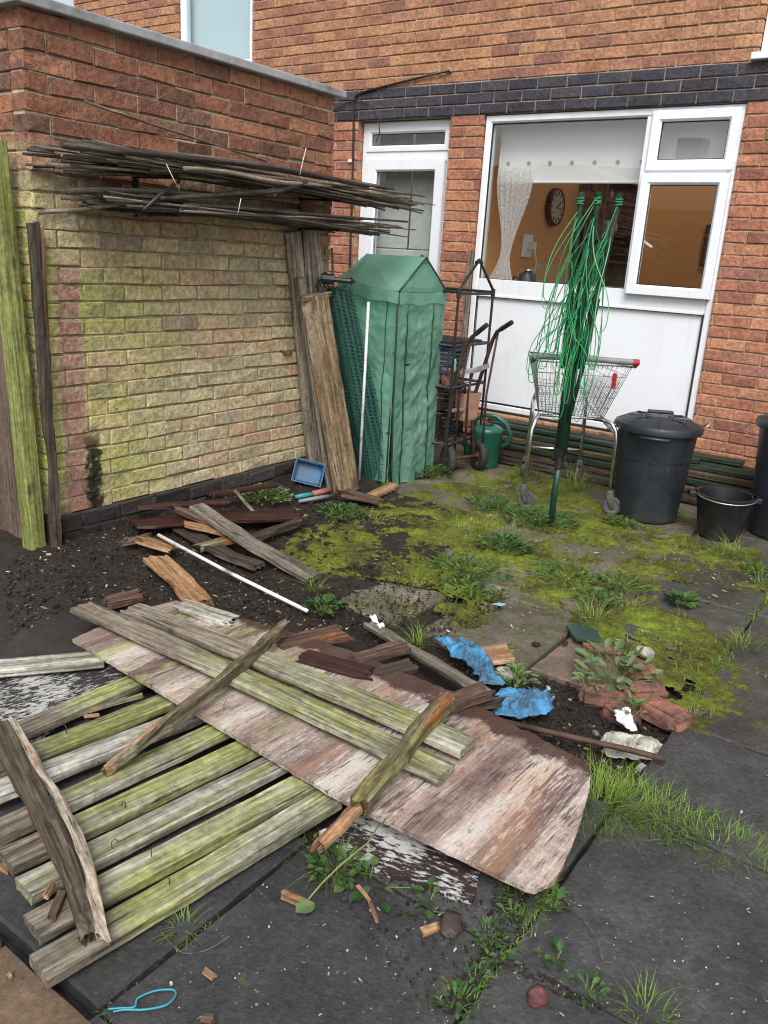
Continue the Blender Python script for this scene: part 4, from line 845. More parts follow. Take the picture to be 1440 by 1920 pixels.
# broken bits behind the plywood, left to right
BITS = [
 ('split_plank', 'orange brown split plank lying on the soil between the white tube and the plywood', [(290, 1042, .05), (340, 1085, .055), (375, 1130, .05)], .115, .022, 'w_fresh', (.03, .05), .35),
 ('rotten_stub', 'dark rotten stub at the upper left end of the two mossy planks', [(195, 1125, .05), (270, 1108, .06)], .08, .03, 'w_rot', (.03, .05), .7),
 ('rotten_plank', 'reddish rotten plank end just right of the split batten tip', [(515, 1208, .075), (645, 1180, .075)], .10, .03, 'w_rot', (.02, .05), .4),
 ('rotten_plank', 'short brown rotten plank behind the middle of the plywood, the upper of two', [(660, 1232, .08), (762, 1205, .085)], .075, .028, 'w_rot', (.03, .02), .3),
 ('rotten_plank', 'short dark rotten plank behind the middle of the plywood, the lower of two', [(700, 1262, .07), (775, 1240, .075)], .075, .028, 'w_dark', (.03, .02), .4),
 ('thin_plank', 'thin brown plank running from the weeds towards the blue cloth', [(690, 1165, .03), (790, 1225, .04), (915, 1300, .07)], .055, .02, 'w_grey', (.02, .02), .2),
 ('rotten_stub', 'dark split stub at the top of the thick batten, pointing at the blue cloth', [(815, 1322, .10), (915, 1285, .11)], .07, .035, 'w_rot', (.04, .04), .6),
 ('rotten_stub', 'small black stub below the blue cloth beside the thick batten', [(850, 1325, .06), (938, 1305, .07)], .045, .03, 'w_dark', (.03, .05), .7),
 ('wood_flake', 'maroon peeled flake under the far edge of the plywood', [(560, 1225, .082), (700, 1262, .082)], .09, .012, 'w_maroon', (.05, .05), .9),
 ('wood_flake', 'mossy flake sticking out behind the first mossy plank', [(330, 1128, .09), (440, 1165, .085)], .10, .014, 'w_slat2', (.06, .06), .9),
 ('bark_piece', 'orange bark piece lying beside the blue cloth and the pale stone', [(895, 1228, .03), (965, 1218, .05)], .12, .02, 'w_fresh', (.05, .05), .6),
 # pile by the outhouse wall
 ('grey_plank', 'long grey plank lying slantwise across the broken wood by the outhouse wall', [(368, 945, .13), (480, 1020, .09), (590, 1080, .03)], .095, .026, 'w_grey', (.004, .006), .05),
 ('maroon_board', 'flat maroon painted board on the soil under the broken wood, its left half showing', [(248, 980, .05), (400, 970, .06), (560, 962, .05)], .16, .016, 'w_maroon', (.01, .06), .2),
 ('maroon_board', 'narrow maroon board against the foot of the outhouse wall', [(255, 948, .10), (430, 938, .10)], .06, .02, 'w_maroon', (.01, .02), .2),
 ('dark_plank', 'dark plank lying behind the long grey plank at the outhouse wall', [(395, 925, .10), (520, 905, .11)], .05, .02, 'w_maroon', (.02, .02), .2),
 ('broken_plank', 'broken brown plank with a jagged end under the grey plank', [(330, 945, .12), (420, 985, .09)], .075, .03, 'w_rot', (.05, .03), .7),
 ('split_stick', 'pale split stick of wood in the pile, pointing right under the grey plank', [(345, 978, .09), (430, 998, .085)], .04, .025, 'w_fresh', (.02, .06), .8),
 ('split_stick', 'gnarled mossy stick with a broken end, lower in the wood pile', [(368, 1022, .05), (460, 1000, .08)], .05, .035, 'w_batten', (.06, .04), .7),
 ('split_stick', 'dark gnarled stick right of the grey plank in the pile', [(470, 1005, .06), (565, 972, .07)], .05, .035, 'w_dark', (.04, .06), .8),
 ('dark_plank', 'dark wet plank under the gnarled stick, lying towards the soil', [(335, 985, .04), (430, 1040, .04), (490, 1060, .035)], .09, .018, 'w_dark', (.03, .05), .4),
 ('mossy_offcut', 'mossy upright offcut standing in the soil behind the grey plank', [(445, 920, .13), (480, 960, .02)], .075, .018, 'w_batten', (.01, .03), .3),
 ('bark_strip', 'torn pinkish bark strip beside the end of the white tube', [(262, 1010, .05), (330, 1030, .055)], .10, .010, 'w_fresh', (.08, .07), .9),
 ('rotten_stub', 'reddish crumbled stub on the soil left of the pinkish bark strip', [(228, 1010, .05), (285, 1000, .06)], .06, .03, 'w_rot', (.05, .05), .9),
 ('mossy_offcut', 'short mossy offcut leaning at the foot of the green netting roll', [(690, 930, .03), (740, 905, .05)], .07, .03, 'w_fresh', (.02, .03), .4),
 ('wood_flake', 'dark bark slab lying on the slabs in front of the tan leaning board', [(640, 925, .05), (715, 940, .03)], .10, .012, 'w_rot', (.05, .06), .7),
]
for i, (nm, lb, P_, w, t, mt, rg, ch_) in enumerate(BITS):
    board(nm, lb, 'wood scrap' if 'plank' not in nm and 'board' not in nm else ('plank' if 'plank' in nm else 'board'), [gs(p[0], p[1], p[2]+.005) for p in P_], w, t, mt, rg, seed=120+i, wob=.004, chip=ch_, ny=6, step=.018, twist=.08)
# thin pale and rusty rods
m = MB(); m.tube([gs(297, 1003, .075), gs(430, 1078, .045).lerp((gs(297, 1003, .075)+gs(577, 1146, .02))/2, .6), gs(577, 1146, .02)], .0085, 10); tag(m.build('white_tube', 'white_tube', smooth=True), 'white tube lying slantwise on the dark soil below the wood pile', 'tube')
m = MB(); m.tube([g(930, 1350, .03), g(1080, 1384, .02), g(1175, 1405, .018), g(1248, 1424, .025)], .010, 8); tag(m.build('rusty_rod', 'rust', smooth=True), 'rusty rod lying along the far edge of the plywood in front of the loose bricks', 'rod')

# planks leaning on the outhouse
def lean(name, label, top, X0_, bot, w, t, mat, upv, **kw):
    return board(name, label, 'plank', [g(*bot) if len(bot) == 2 else g(*bot), hx(*top, X0_)], w, t, mat, upv=upv, top=False, **kw)
lean('split_post', 'dark split plank standing against the corner of the outhouse beside the green post', (62, 418), SX+.04, (109, 1052), .05, .04, 'w_dark', (1, -.35, 0), seed=150, rag=(.01, .05), wob=.006, chip=.45, ny=7, step=.02)
lean('torn_wood_strip', 'thin pale torn strip still standing behind the dark split plank at the corner', (70, 420), SX+.035, (100, 1030), .05, .02, 'w_fresh', (1, -.1, 0), seed=151, rag=(.01, .03))
lean('leaning_plank', 'grey plank leaning on the outhouse, leftmost and tallest of the group beside the greenhouse', (548, 434), SX+.03, (592, 892, .075), .10, .03, 'w_pale', (1, -.25, 0), seed=152, wob=.003)
lean('leaning_plank', 'broad grey plank leaning right behind the leftmost tall plank', (582, 430), SX+.055, (614, 899, .06), .12, .03, 'w_pale', (1, -.3, 0), seed=153, wob=.003)
lean('leaning_plank', 'long thin grey edge plank leaning between the tall planks and the tan board', (562, 520), SX+.10, (620, 914, .06), .06, .035, 'w_grey', (1, -.5, 0), seed=154, wob=.003)
lean('leaning_board', 'broad tan weathered board leaning in front of the grey planks by the green netting', (588, 553), SX+.17, (650, 921, .05), .165, .035, 'w_tan', (1, -.75, .2), seed=155, wob=.005, rag=(.004, .014), ny=8)
lean('leaning_offcut', 'small split board lying across the top of the tan leaning board', (605, 548), SX+.13, (582, 556, 1.2), .05, .03, 'w_tan', (1, -.7, .2), seed=156, rag=(.01, .01)) if False else None
a, b = hx(562, 556, SX+.15), hx(616, 546, SX+.16); board('offcut', 'small split offcut lying across the top end of the broad tan board', 'wood scrap', [a, b], .05, .03, 'w_tan', seed=156, rag=(.01, .01), upv=(0, -.2, 1))

# green netting roll and things leaning there
nr = thing('netting_roll', 'roll of dark green plastic garden netting leaning between the tan board and the greenhouse', 'netting', (-3.16, 4.22, 0))
A, B_ = g(700, 902)+Vector((-.02, .05, 0)), hx(632, 538, SX+.14)
def roll(u, v, k=0):
    a = u*2*math.pi*2.3; r_ = (.055+.034*u)*(1.55-.55*v)+.010*nz((u*9, v*6, 0), 1, 2); c = A.lerp(B_, v); return Vector((c.x+math.cos(a)*r_, c.y+math.sin(a)*r_*1.15, c.z+.012*math.sin(a*1.3)))
m = MB(); m.grid(roll, 90, 40, uvfn=lambda u, v: (u*.95, v*1.28)); m.build('net', 'net', nr, smooth=True)
m = MB(); m.grid(lambda u, v: roll(u*.6, v), 50, 20, uvfn=lambda u, v: (u*.63+.007, v*1.28+.008)); m.build('inner_turns', 'net', nr, smooth=True)
m = MB(); b = hy(674, 888, 4.10); t2 = hy(691, 566, 4.15); m.tube([b+(b-t2)*.04, b.lerp(t2, .5), t2], .0095, 10)
wp = tag(m.build('white_pole', 'white_tube', smooth=True), 'thin white pole standing against the side of the green greenhouse', 'pole')
for i, ((tx, ty), (bx, by), lb) in enumerate((((622, 465), (640, 860), 'thin pale stick behind the netting roll, the right one of two'), ((600, 475), (628, 850), 'thin brown stick behind the netting roll, the left one of two'))):
    m = MB(); m.tube([hx(bx, by, -3.28), hx(tx, ty, -3.27)], .008, 7); tag(m.build('stick', 'w_cane_pale' if i == 0 else 'w_cane', smooth=True), lb, 'stick')
m = MB(); p0, p1 = hx(603, 522, -3.16), hx(667, 528, -3.02); m.tube([p0, p0.lerp(p1, .35)], .03, 8); m.tube([p0.lerp(p1, .3), p0.lerp(p1, .85)], .014, 8)
m.tube([p0.lerp(p1, .84), p0.lerp(p1, .86), p1], [.014, .026, .002], 8)
for k in range(9):
    q = p0.lerp(p1, -.1+.1*(k % 3)); a = random.uniform(0, 6.28); m.tube([q, q+Vector((.02*math.cos(a), .05*math.sin(a), -.05-.05*random.random()))], .005, 5)
tag(m.build('folded_umbrella', 'black_plastic', smooth=True, sharp=40), 'black spiky tip of a bundled black garden item resting on top of the netting roll', 'garden item'); 

# ------------------------------------------------------------------ canes on brackets
for yb, lb in ((2.63, 'black iron shelf bracket on the outhouse wall, the near left one under the canes'), (3.78, 'black iron shelf bracket on the outhouse wall, the far right one under the canes')):
    for nm_, z_, ext in (('wall_bracket', 1.725, .36), ('wall_bracket', 1.555, .32)):
        pass
    t_ = thing('wall_bracket', lb, 'bracket', (SX, yb, 1.5))
    m = MB(); m.box((SX+.004, yb-.012, 1.55), (SX+.012, yb+.012, 1.77)); m.build('plate', 'black_metal', t_)
    for z_ in (1.565, 1.722):
        m = MB(); m.tube([(SX+.012, yb, z_), (SX+.30, yb, z_-.004), (SX+.325, yb, z_+.03)], .006, 6); m.build('arm', 'black_metal', t_, smooth=True)
rc = random.Random(21); GC = 'canes and sticks laid across the outhouse wall brackets'
def cane(y0, y1, x0, x1, z0, z1, r, sag, mat, label='thin weathered cane lying in the bundle on the outhouse wall brackets', group=GC, name='cane'):
    n = 7; pts = []; ph = rc.uniform(0, 6); wz = rc.uniform(-.009, .009); wx = rc.uniform(-.012, .012)
    for k in range(n+1):
        f = k/n; pts.append(Vector((x0+(x1-x0)*f+wx*math.sin(ph+f*5), y0+(y1-y0)*f, z0+(z1-z0)*f-sag*(2*f-1)**2+wz*math.sin(ph+f*7))))
    c = pts[n//2].copy(); m = MB(); m.tube([p-c for p in pts], [r*(1.1-.35*k/n+.1*math.sin(k*2.1+ph)) for k in range(n+1)], 6)
    return tag(m.build(name, mat, smooth=True, Mx=Matrix.Translation(c)), label, 'cane', group)
CM = ['w_cane', 'w_cane_dark', 'w_cane', 'w_cane_dark', 'w_cane_pale']
def through(lo, hi, y0, y1, r, mat):
    za, zb_ = rc.uniform(lo, hi), rc.uniform(lo, hi); xa = SX+.03+.30*rc.random(); xb = min(SX+.34, max(SX+.03, xa+rc.uniform(-.12, .12)))
    def at(y): f = (y-2.63)/1.15; return xa+(xb-xa)*f, za+(zb_-za)*f
    (x0, z0), (x1, z1) = at(y0), at(y1); cane(y0, y1, max(x0, SX+.012), max(x1, SX+.012), z0, z1, r, rc.uniform(-.004, .02), mat)
for i in range(96): through(1.732, 1.81-.02*rc.random(), rc.uniform(2.0, 2.7), rc.uniform(3.9, 4.62), rc.uniform(.0035, .0085), CM[i % 5])
for i in range(60): through(1.572, 1.645-.02*rc.random(), rc.uniform(2.15, 2.75), rc.uniform(3.75, 4.45), rc.uniform(.004, .009), CM[(i*3) % 5])
def cane_px(P_, X_, r, mat, label, name='cane'):
    pts = [hx(x, y, X_[i] if isinstance(X_, (list, tuple)) else X_) for i, (x, y) in enumerate(P_)]; c = pts[len(pts)//2].copy(); m = MB()
    m.tube([p-c for p in pts], r, 7); return tag(m.build(name, mat, smooth=True, Mx=Matrix.Translation(c)), label, 'cane')
cane_px([(159, 190), (250, 221), (350, 254), (430, 280), (500, 303)], SX+.03, [.007, .007, .006, .005, .004], 'w_cane', 'single thin cane slanting up the outhouse wall above the bundle')
cane_px([(73, 398), (150, 394), (240, 380), (330, 374), (450, 385), (560, 396)], [SX+.25]*3+[SX+.22]*3, [.009, .009, .008, .008, .007, .006], 'w_cane_pale', 'pale bent cane hanging lowest at the left end of the bundle')
cane_px([(345, 316), (372, 317), (430, 323), (490, 336), (530, 343), (575, 345), (620, 350)], SX+.36, [.010, .011, .011, .011, .012, .010, .008], 'w_cane_pale', 'thick pale knotty stick with a hooked end at the front of the bundle', 'stick')
cane_px([(118, 272), (200, 280), (290, 289), (400, 300), (500, 312), (600, 330), (690, 350)], SX+.34, .013, 'w_cane_dark', 'thick dark stick along the front of the upper bundle', 'stick')
cane_px([(270, 290), (330, 292), (420, 302), (530, 318), (590, 330), (680, 345), (737, 354)], SX+.33, [.012, .015, .016, .014, .013, .012, .008], 'w_cane', 'thick lichen spotted stick resting on the upper brackets', 'stick')
cane_px([(125, 360), (180, 357), (260, 358), (380, 366), (500, 372), (560, 380)], SX+.30, [.012, .013, .011, .011, .012, .010], 'w_cane_dark', 'black knobbly stick in the lower bundle with pale lichen spots', 'stick')
cane_px([(300, 372), (400, 366), (500, 360), (540, 352), (575, 342)], [SX+.30, SX+.31, SX+.33, SX+.35, SX+.36], [.010, .012, .016, .018, .012], 'w_cane_dark', 'dark forked branch wedged between the upper and lower bundles', 'branch')
for i, (P_, lb) in enumerate((([(574, 277), (566, 310), (562, 328)], 'pale twine end sticking up from the right end of the cane bundle'), ([(312, 308), (325, 335), (337, 357)], 'pale twine hanging between the upper and lower cane bundles'), ([(452, 372), (446, 400)], 'short twine end hanging under the lower cane bundle'))):
    m = MB(); m.tube([hx(x, y, SX+.37) for x, y in P_], .0017, 5); tag(m.build('twine', 'paper', smooth=True), lb, 'twine')
m = MB(); m.tube([hx(336, 340, SX+.3), hx(300, 365, SX+.345), hx(272, 392, SX+.33), hx(258, 400, SX+.3), hx(262, 385, SX+.28), hx(280, 392, SX+.31)], .008, 6); tag(m.build('strap', 'black_plastic', smooth=True), 'black strap tied round the lower cane bundle at its left end', 'strap')

# ------------------------------------------------------------------ greenhouse with green cover
gh = thing('plastic_greenhouse', 'small tall greenhouse with a translucent green gridded cover, standing by the outhouse', 'greenhouse', (-3.2, 4.6, 0))
gx1, gx0, gy0, gy1, ze, zr = -2.965, -3.43, 4.31, 4.87, 1.235, 1.445; gym = (gy0+gy1)/2
def wr(p, am=.010, o=0): return am*(nz(p, 4, o)+1.1*(.35-abs(nz(p, 7, o+3)))+.7*(.3-abs(nz((p[0]+.4*p[2], p[1]-.3*p[2], p[2]), 15, o+5)))+.3*nz(p, 30, o+8))
m = MB()
def ez(x): return ze+.055*(gx1-x)/(gx1-gx0)
def side(u, v):
    x = gx0+(gx1-gx0)*u; z = .02+ez(x)*v-.02*v; b = .03*math.sin(v*math.pi)*math.sin(u*math.pi)
    return Vector((x, gy0-.0+wr((x, 0, z), .016)*min(1, 6*min(u, 1-u)+.2)+.012*math.sin(u*14)*(1-v)-b*.3, z))
m.grid(side, 40, 90, uvfn=lambda u, v: (u*.47, v*1.23))
def gab(u, v):
    y = gy0+(gy1-gy0)*u; z = .0+ze*v; f = (1-v); return Vector((gx1+wr((3, y, z), .018)*min(1, 6*min(u, 1-u)+.2)+.007*f*math.sin(u*17+1)+.03*f*f, y-.03*f*u, z+.03*f*nz((y, 0, 0), 8)))
m.grid(gab, 44, 90, uvfn=lambda u, v: (u*.56, v*1.23))
def gtop(u, v):
    y = gy0+(gy1-gy0)*u; zt_ = ze+(zr-ze)*(1-abs(2*u-1)); z = ze+(zt_-ze)*v; return Vector((gx1+.006+wr((5, y, z), .006), y, z))
m.grid(gtop, 24, 8, uvfn=lambda u, v: (u*.56, v*.2))
for sgn in (0, 1):
    def rf_(u, v, sgn=sgn):
        x = gx0+(gx1+.01-gx0)*u; ya = gy0-.006 if sgn == 0 else gy1+.006; y = ya+(gym-ya)*v; return Vector((x, y, ez(x)+(zr-ez(x))*v-.022*math.sin(v*math.pi)*math.sin(u*math.pi)+wr((x, y, 2), .008)))
    m.grid(rf_, 30, 16, uvfn=lambda u, v: (u*.47, v*.35+3))
m.grid(lambda u, v: Vector((gx0+(gx1-gx0)*u, gy1+wr((u, 7, v*1.2), .01), .02+(ze-.02)*v)), 16, 30, uvfn=lambda u, v: (u*.47, v*1.23))
m.grid(lambda u, v: Vector((gx0+wr((7, u, v*1.2), .01), gy0+(gy1-gy0)*u, .02+(ze+(zr-ze)*(1-abs(2*u-1))-.02)*v)), 24, 30, uvfn=lambda u, v: (u*.56, v*1.23))
# hem flap hanging from the eaves
m.grid(lambda u, v: Vector((gx0+(gx1+.012-gx0)*u, gy0-.012-.006*v+.004*math.sin(u*20), ez(gx0+(gx1-gx0)*u)-.075*v+.008*math.sin(u*9)*v)), 30, 4, uvfn=lambda u, v: (u*.47, v*.08))
m.grid(lambda u, v: Vector((gx1+.014+.004*v+.004*math.sin(u*17), gy0+(gy1-gy0)*u, ze-.005-.07*v+.008*math.sin(u*11)*v)), 30, 4, uvfn=lambda u, v: (u*.56, v*.08))
m.build('cover', 'cover', gh, smooth=True)
def gp(u, v, e=.006): p = gab(u, v); return p+Vector((e, 0, 0))
m = MB()
for uu in (.20, .74): m.tube([gp(uu+.03*math.sin(v*5)*(1-v), v, .004) for v in [k/16 for k in range(16)]], .0052, 6)
m.tube([gp(0, v, .002) for v in [k/10 for k in range(11)]], .006, 6)
m.tube([side(.82+.05*(1-v), v)+Vector((0, -.004, 0)) for v in [k/12 for k in range(13)]], .003, 5)
m.tube([(gx1+.008, gy0-.004, ze), (gx1+.008, gym, zr+.002), (gx1+.008, gy1+.004, ze)], .006, 6)
m.build('piping', 'pole_green', gh, smooth=True)
def ghframe(parent, x0, x1, y0, y1, ze_, zr_, mat, shelves, r=.008, bottoms=0.0):
    ym = (y0+y1)/2; m = MB()
    for x in (x0, x1):
        for y in (y0, y1): m.tube([(x, y, bottoms), (x, y, ze_)], r, 8)
        m.tube([(x, y0, ze_), (x, ym, zr_), (x, y1, ze_)], r, 8); m.tube([(x, y0, ze_-.02), (x, y1, ze_-.02)], r, 8)
        m.tube([(x, ym-.035, zr_-.022), (x, ym, zr_-.004), (x, ym+.035, zr_-.022)], r*1.5, 8)
        for y in (y0, y1): m.tube([(x, y, ze_-.05), (x, y, ze_+.012)], r*1.6, 8)
    for y in (y0, y1): m.tube([(x0, y, ze_-.01), (x1, y, ze_-.01)], r, 8)
    m.build('frame', mat, parent, smooth=True, sharp=50)
    for z in shelves:
        m = MB()
        for x in (x0, x1): m.tube([(x, y0, z), (x, y1, z)], r, 8)
        for y in (y0, y1): m.tube([(x0, y, z), (x1, y, z)], r, 8)
        for k in range(1, 9): m.tube([(x0+(x1-x0)*k/9, y0, z+.006), (x0+(x1-x0)*k/9, y1, z+.006)], .004, 5)
        m.build('shelf', mat, parent, smooth=True)
ghframe(gh, gx0+.012, gx1-.012, gy0+.014, gy1-.014, ze-.008, zr-.014, 'black_metal', (.35, .78))
# the uncovered frame behind it
bf = thing('greenhouse_frame', 'bare black tube frame of a second small greenhouse with wire shelves, behind the sack truck', 'greenhouse frame', (-3.05, 5.28, 0))
p = hx(925, 545, -2.84); ghframe(bf, -3.30, -2.84, p.y-.47, p.y, p.z, p.z+.2, 'black_metal', (p.z-.36, p.z-.64, .22), r=.0095)
FY0, FY1, FZ = p.y-.47, p.y, p.z
# stacked trays, pots and a crate on the frame's shelves
def crate(name, label, a, b, mat, group=None, slat=True):
    m = MB(); x0, y0, z0 = a; x1, y1, z1 = b; m.box(a, (x1, y1, z0+.006))
    n = max(3, int((z1-z0)/.03))
    for k in range(n):
        z = z0+(z1-z0)*k/n; m.box((x0, y0, z), (x1, y0+.006, z+.02)); m.box((x0, y1-.006, z), (x1, y1, z+.02)); m.box((x0, y0+.006, z), (x0+.006, y1-.006, z+.02)); m.box((x1-.006, y0+.006, z), (x1, y1-.006, z+.02))
    m.box((x0-.006, y0-.006, z1-.012), (x1+.006, y0+.004, z1)); m.box((x0-.006, y1-.004, z1-.012), (x1+.006, y1+.006, z1)); m.box((x1-.004, y0+.004, z1-.012), (x1+.006, y1-.004, z1)); m.box((x0-.006, y0+.004, z1-.012), (x0+.004, y1-.004, z1))
    for (x, y) in ((x0, y0), (x1-.012, y0), (x0, y1-.012), (x1-.012, y1-.012)): m.box((x-.001, y-.001, z0), (x+.013, y+.013, z1-.003))
    return tag(m.build(name, mat, bevel=.002), label, 'crate', group)
crate('tray', 'black slatted seed tray, the higher of the stacked trays behind the greenhouse corner', (-3.24, FY0+.02, .44), (-2.93, FY1-.10, .60), 'black_plastic')
crate('tray', 'black slatted seed tray, the lower of the stacked trays behind the greenhouse corner', (-3.24, FY0+.02, .24), (-2.93, FY1-.10, .42), 'black_plastic')
crate('crate', 'dark blue crate on the upper shelf of the bare greenhouse frame', (-3.24, FY0+.04, FZ-.56), (-2.90, FY1-.18, FZ-.38), 'navy_plastic')
m = MB()
for k in range(7): m.box((-3.26, FY0+.02+.06*k, FZ-.352), (-2.87, FY0+.065+.06*k, FZ-.337))
tag(m.build('slatted_tray', 'black_metal'), 'flat dark slatted tray on the top shelf of the bare greenhouse frame', 'tray')
cx_, cy_ = -2.93, FY1-.12
m = MB(); m.lathe([(0, 0), (.085, .0), (.095, .02), (.118, .19), (.12, .2), (.113, .2), (.085, .03), (0, .02)], 4, Mx=Matrix.Translation(hy(868, 786, 5.13))@Matrix.Rotation(R(30), 4, 'Z')); tag(m.build('square_pot', 'terracotta', smooth=True, sharp=60, bevel=.012), 'square terracotta pot on the shelf behind the bars of the sack truck', 'pot')
m = MB(); m.lathe([(0, 0), (.045, 0), (.06, .10), (.064, .10), (.064, .12), (.055, .12), (.042, .02), (0, .02)], 24, 0, (-2.93, FY0+.10, FZ-.635)); tag(m.build('plant_pot', 'loose_brick', smooth=True, sharp=40), 'small brown plant pot on the middle shelf beside the blue crate', 'pot')
m = MB(); q = hx(893, 0, -2.8) if False else Vector((-2.855, FY0+.05, FZ-.50)); m.grid(lambda u, v: q+Vector((.01*math.sin(u*5), (u-.5)*.07, (v-.5)*.09+.01*math.sin(u*4))), 8, 6); tag(m.build('seed_packet', 'turquoise', smooth=True, solid=.003), 'small turquoise packet stuck beside the blue crate at the greenhouse corner', 'packet')
# grey lath standing behind on the pier
plank_obj('lath', [hy(858, 760, D-.06), hy(882, 470, D-.05)], .035, .018, 'w_grey', (0, -1, 0), seed=160, rag=(.01, .03)); tag(bpy.data.objects['lath'], 'thin grey lath leaning on the brick pier between the door and the kitchen window', 'lath')

# ------------------------------------------------------------------ sack truck
st = thing('sack_truck', 'rusty two wheeled sack truck with tubular bars leaning beside the watering can', 'sack truck', g(862, 885))
WA, WB = g(838, 888, .0)+Vector((0, 0, .105)), g(896, 880, 0)+Vector((0, 0, .105)); axd = (WB-WA).normalized()
RA = [WA+Vector((-.06, .04, -.06)), hy(838, 795, 4.93), hy(858, 705, 4.92), hy(870, 650, 4.91), hy(885, 632, 4.90), hy(913, 609, 4.86)]
RB = [WB+Vector((-.02, -.03, -.04)), hy(885, 755, 5.17), hy(905, 695, 5.16), hy(924, 637, 5.15), hy(932, 622, 5.13), hy(960, 604, 5.09)]
m = MB(); m.tube(RA, .0135, 10); m.tube(RB, .0135, 10); m.build('side_rail', 'rust', st, smooth=True)
m = MB(); A1 = [WA+axd*.11+Vector((-.05, 0, -.03)), hy(862, 730, 4.97), hy(884, 636, 4.91)]; B1 = [WB+Vector((.03, -.02, .0)), hy(912, 740, 5.17), hy(934, 622, 5.14)]; C1 = [WA+axd*.2+Vector((-.04, 0, 0)), hy(878, 730, 5.05), hy(886, 700, 5.05)]
for P_ in (A1, B1, C1): m.tube(P_, .0085, 8)
m.build('bar', 'rust', st, smooth=True)
def strap_bar(a, b, w=.03, mat='rust', nm='crossbar'):
    plank_obj(nm, [a, (a+b)/2+Vector((.012, 0, -.012)), b], w, .006, mat, (1, -.4, .2), parent=st, top=False, seed=5, wob=.002)
strap_bar(hy(858, 697, 4.92), hy(917, 685, 5.15), .034, 'galv'); strap_bar(hy(846, 770, 4.93), hy(890, 757, 5.17), .026, 'w_cane_pale'); strap_bar(hy(830, 832, 4.92), hy(868, 822, 5.1), .03)
m = MB(); m.tube([WA-axd*.03, WB+axd*.03], .012, 8); m.build('axle', 'rust', st, smooth=True)
m = MB(); q0, q1 = WA+Vector((-.07, .03, -.085)), WB+Vector((-.07, -.03, -.085)); m.add([q0, q1, q1+Vector((-.2, 0, 0)), q0+Vector((-.2, 0, 0))], [(0, 1, 2, 3)]); m.build('toe_plate', 'rust', st, solid=.006)
for c, rim in ((WA, 'tyre_green'), (WB, 'rust')):
    Mw = Matrix.Translation(c)@(axd+Vector((.35, 0, 0))).to_track_quat('Z', 'Y').to_matrix().to_4x4()
    m = MB(); m.lathe([(.062, -.022), (.085, -.028), (.100, -.018), (.105, 0), (.100, .018), (.085, .028), (.062, .022)], 32, Mx=Mw); wl = m.build('wheel', 'rubber', st, smooth=True)
    m = MB(); m.lathe([(.0, -.03), (.02, -.03), (.022, -.012), (.045, -.008), (.066, -.022), (.066, .022), (.045, .008), (.022, .012), (.02, .03), (0, .03)], 28, Mx=Mw); m.build('rim', rim, wl, smooth=True, sharp=40)
for P_ in (RA, RB):
    m = MB(); m.tube([P_[-1].lerp(P_[-2], .75), P_[-1]], .0165, 10); m.build('grip', 'black_plastic', st, smooth=True, sharp=50)

# ------------------------------------------------------------------ watering can
wx, wy = -2.80, 5.33
wc = thing('watering_can', 'green plastic watering can with a big curved handle beside the sack truck', 'watering can', (wx, wy, 0))
m = MB(); m.lathe([(0, .0), (.098, 0), (.103, .01), (.103, .05), (.105, .055), (.113, .17), (.116, .175), (.118, .25), (.120, .256), (.120, .268), (.112, .285), (.085, .30), (.058, .303), (.055, .29), (.07, .28), (.09, .2), (.09, .02), (0, .02)], 40, at=(wx, wy, 0)); m.build('body', 'can', wc, smooth=True, sharp=50)
hd = Vector((.80, .25, 0)).normalized()
m = MB(); c = Vector((wx, wy, 0)); m.tube([c-hd*.10+Vector((0, 0, .275)), c-hd*.09+Vector((0, 0, .33)), c-hd*.03+Vector((0, 0, .375)), c+hd*.06+Vector((0, 0, .372)), c+hd*.135+Vector((0, 0, .325)), c+hd*.175+Vector((0, 0, .25)), c+hd*.165+Vector((0, 0, .19)), c+hd*.108+Vector((0, 0, .145))], [.019, .016, .016, .016, .017, .017, .017, .019], 12); m.build('handle', 'can', wc, smooth=True)
m = MB(); m.tube([c-hd*.09+Vector((0, 0, .06)), c-hd*.2+Vector((0, 0, .2)), c-hd*.29+Vector((0, 0, .31))], [.03, .02, .015], 12); m.build('spout', 'can', wc, smooth=True)

# ------------------------------------------------------------------ folded rotary airer
ra = thing('rotary_clothes_airer', 'folded dark green rotary clothes airer hung with tangled bright green lines', 'clothes airer', g(1033, 985))
pb = g(1033, 986); YP = pb.y
def ry(x, y, dy=0): return hy(x, y, YP+dy)
m = MB(); m.tube([pb+Vector((0, 0, -.08)), ry(1040, 920), ry(1049, 868)], .018, 14); m.build('ground_tube', 'pole_green', ra, smooth=True)
m = MB(); m.tube([ry(1047, 878), ry(1050, 846)], [.024, .025], 12); m.tube([ry(1050, 852), ry(1051, 838)], .036, 12); m.tube([ry(1066, 845, -.03), ry(1036, 862, .02)], .009, 8); m.build('clamp', 'black_plastic', ra, smooth=True, sharp=40)
m = MB(); m.tube([ry(1051, 850), ry(1070, 700), ry(1090, 560), ry(1112, 425)], [.036, .035, .033, .032], 16); m.build('main_pole', 'pole_green', ra, smooth=True)
m = MB(); m.tube([ry(1110, 450), ry(1116, 420)], .048, 12); m.build('top_hub', 'black_plastic', ra, smooth=True, sharp=40)
m = MB(); m.tube([ry(1075, 668), ry(1078, 640)], .042, 12); m.build('slider', 'black_plastic', ra, smooth=True, sharp=40)
ARMS = [([(1055, 690), (1074, 520), (1090, 366)], -.05), ([(1068, 700), (1098, 540), (1122, 366)], -.10), ([(1082, 690), (1128, 520), (1162, 368)], -.03), ([(1080, 690), (1120, 540), (1140, 420)], .10)]
apts = []
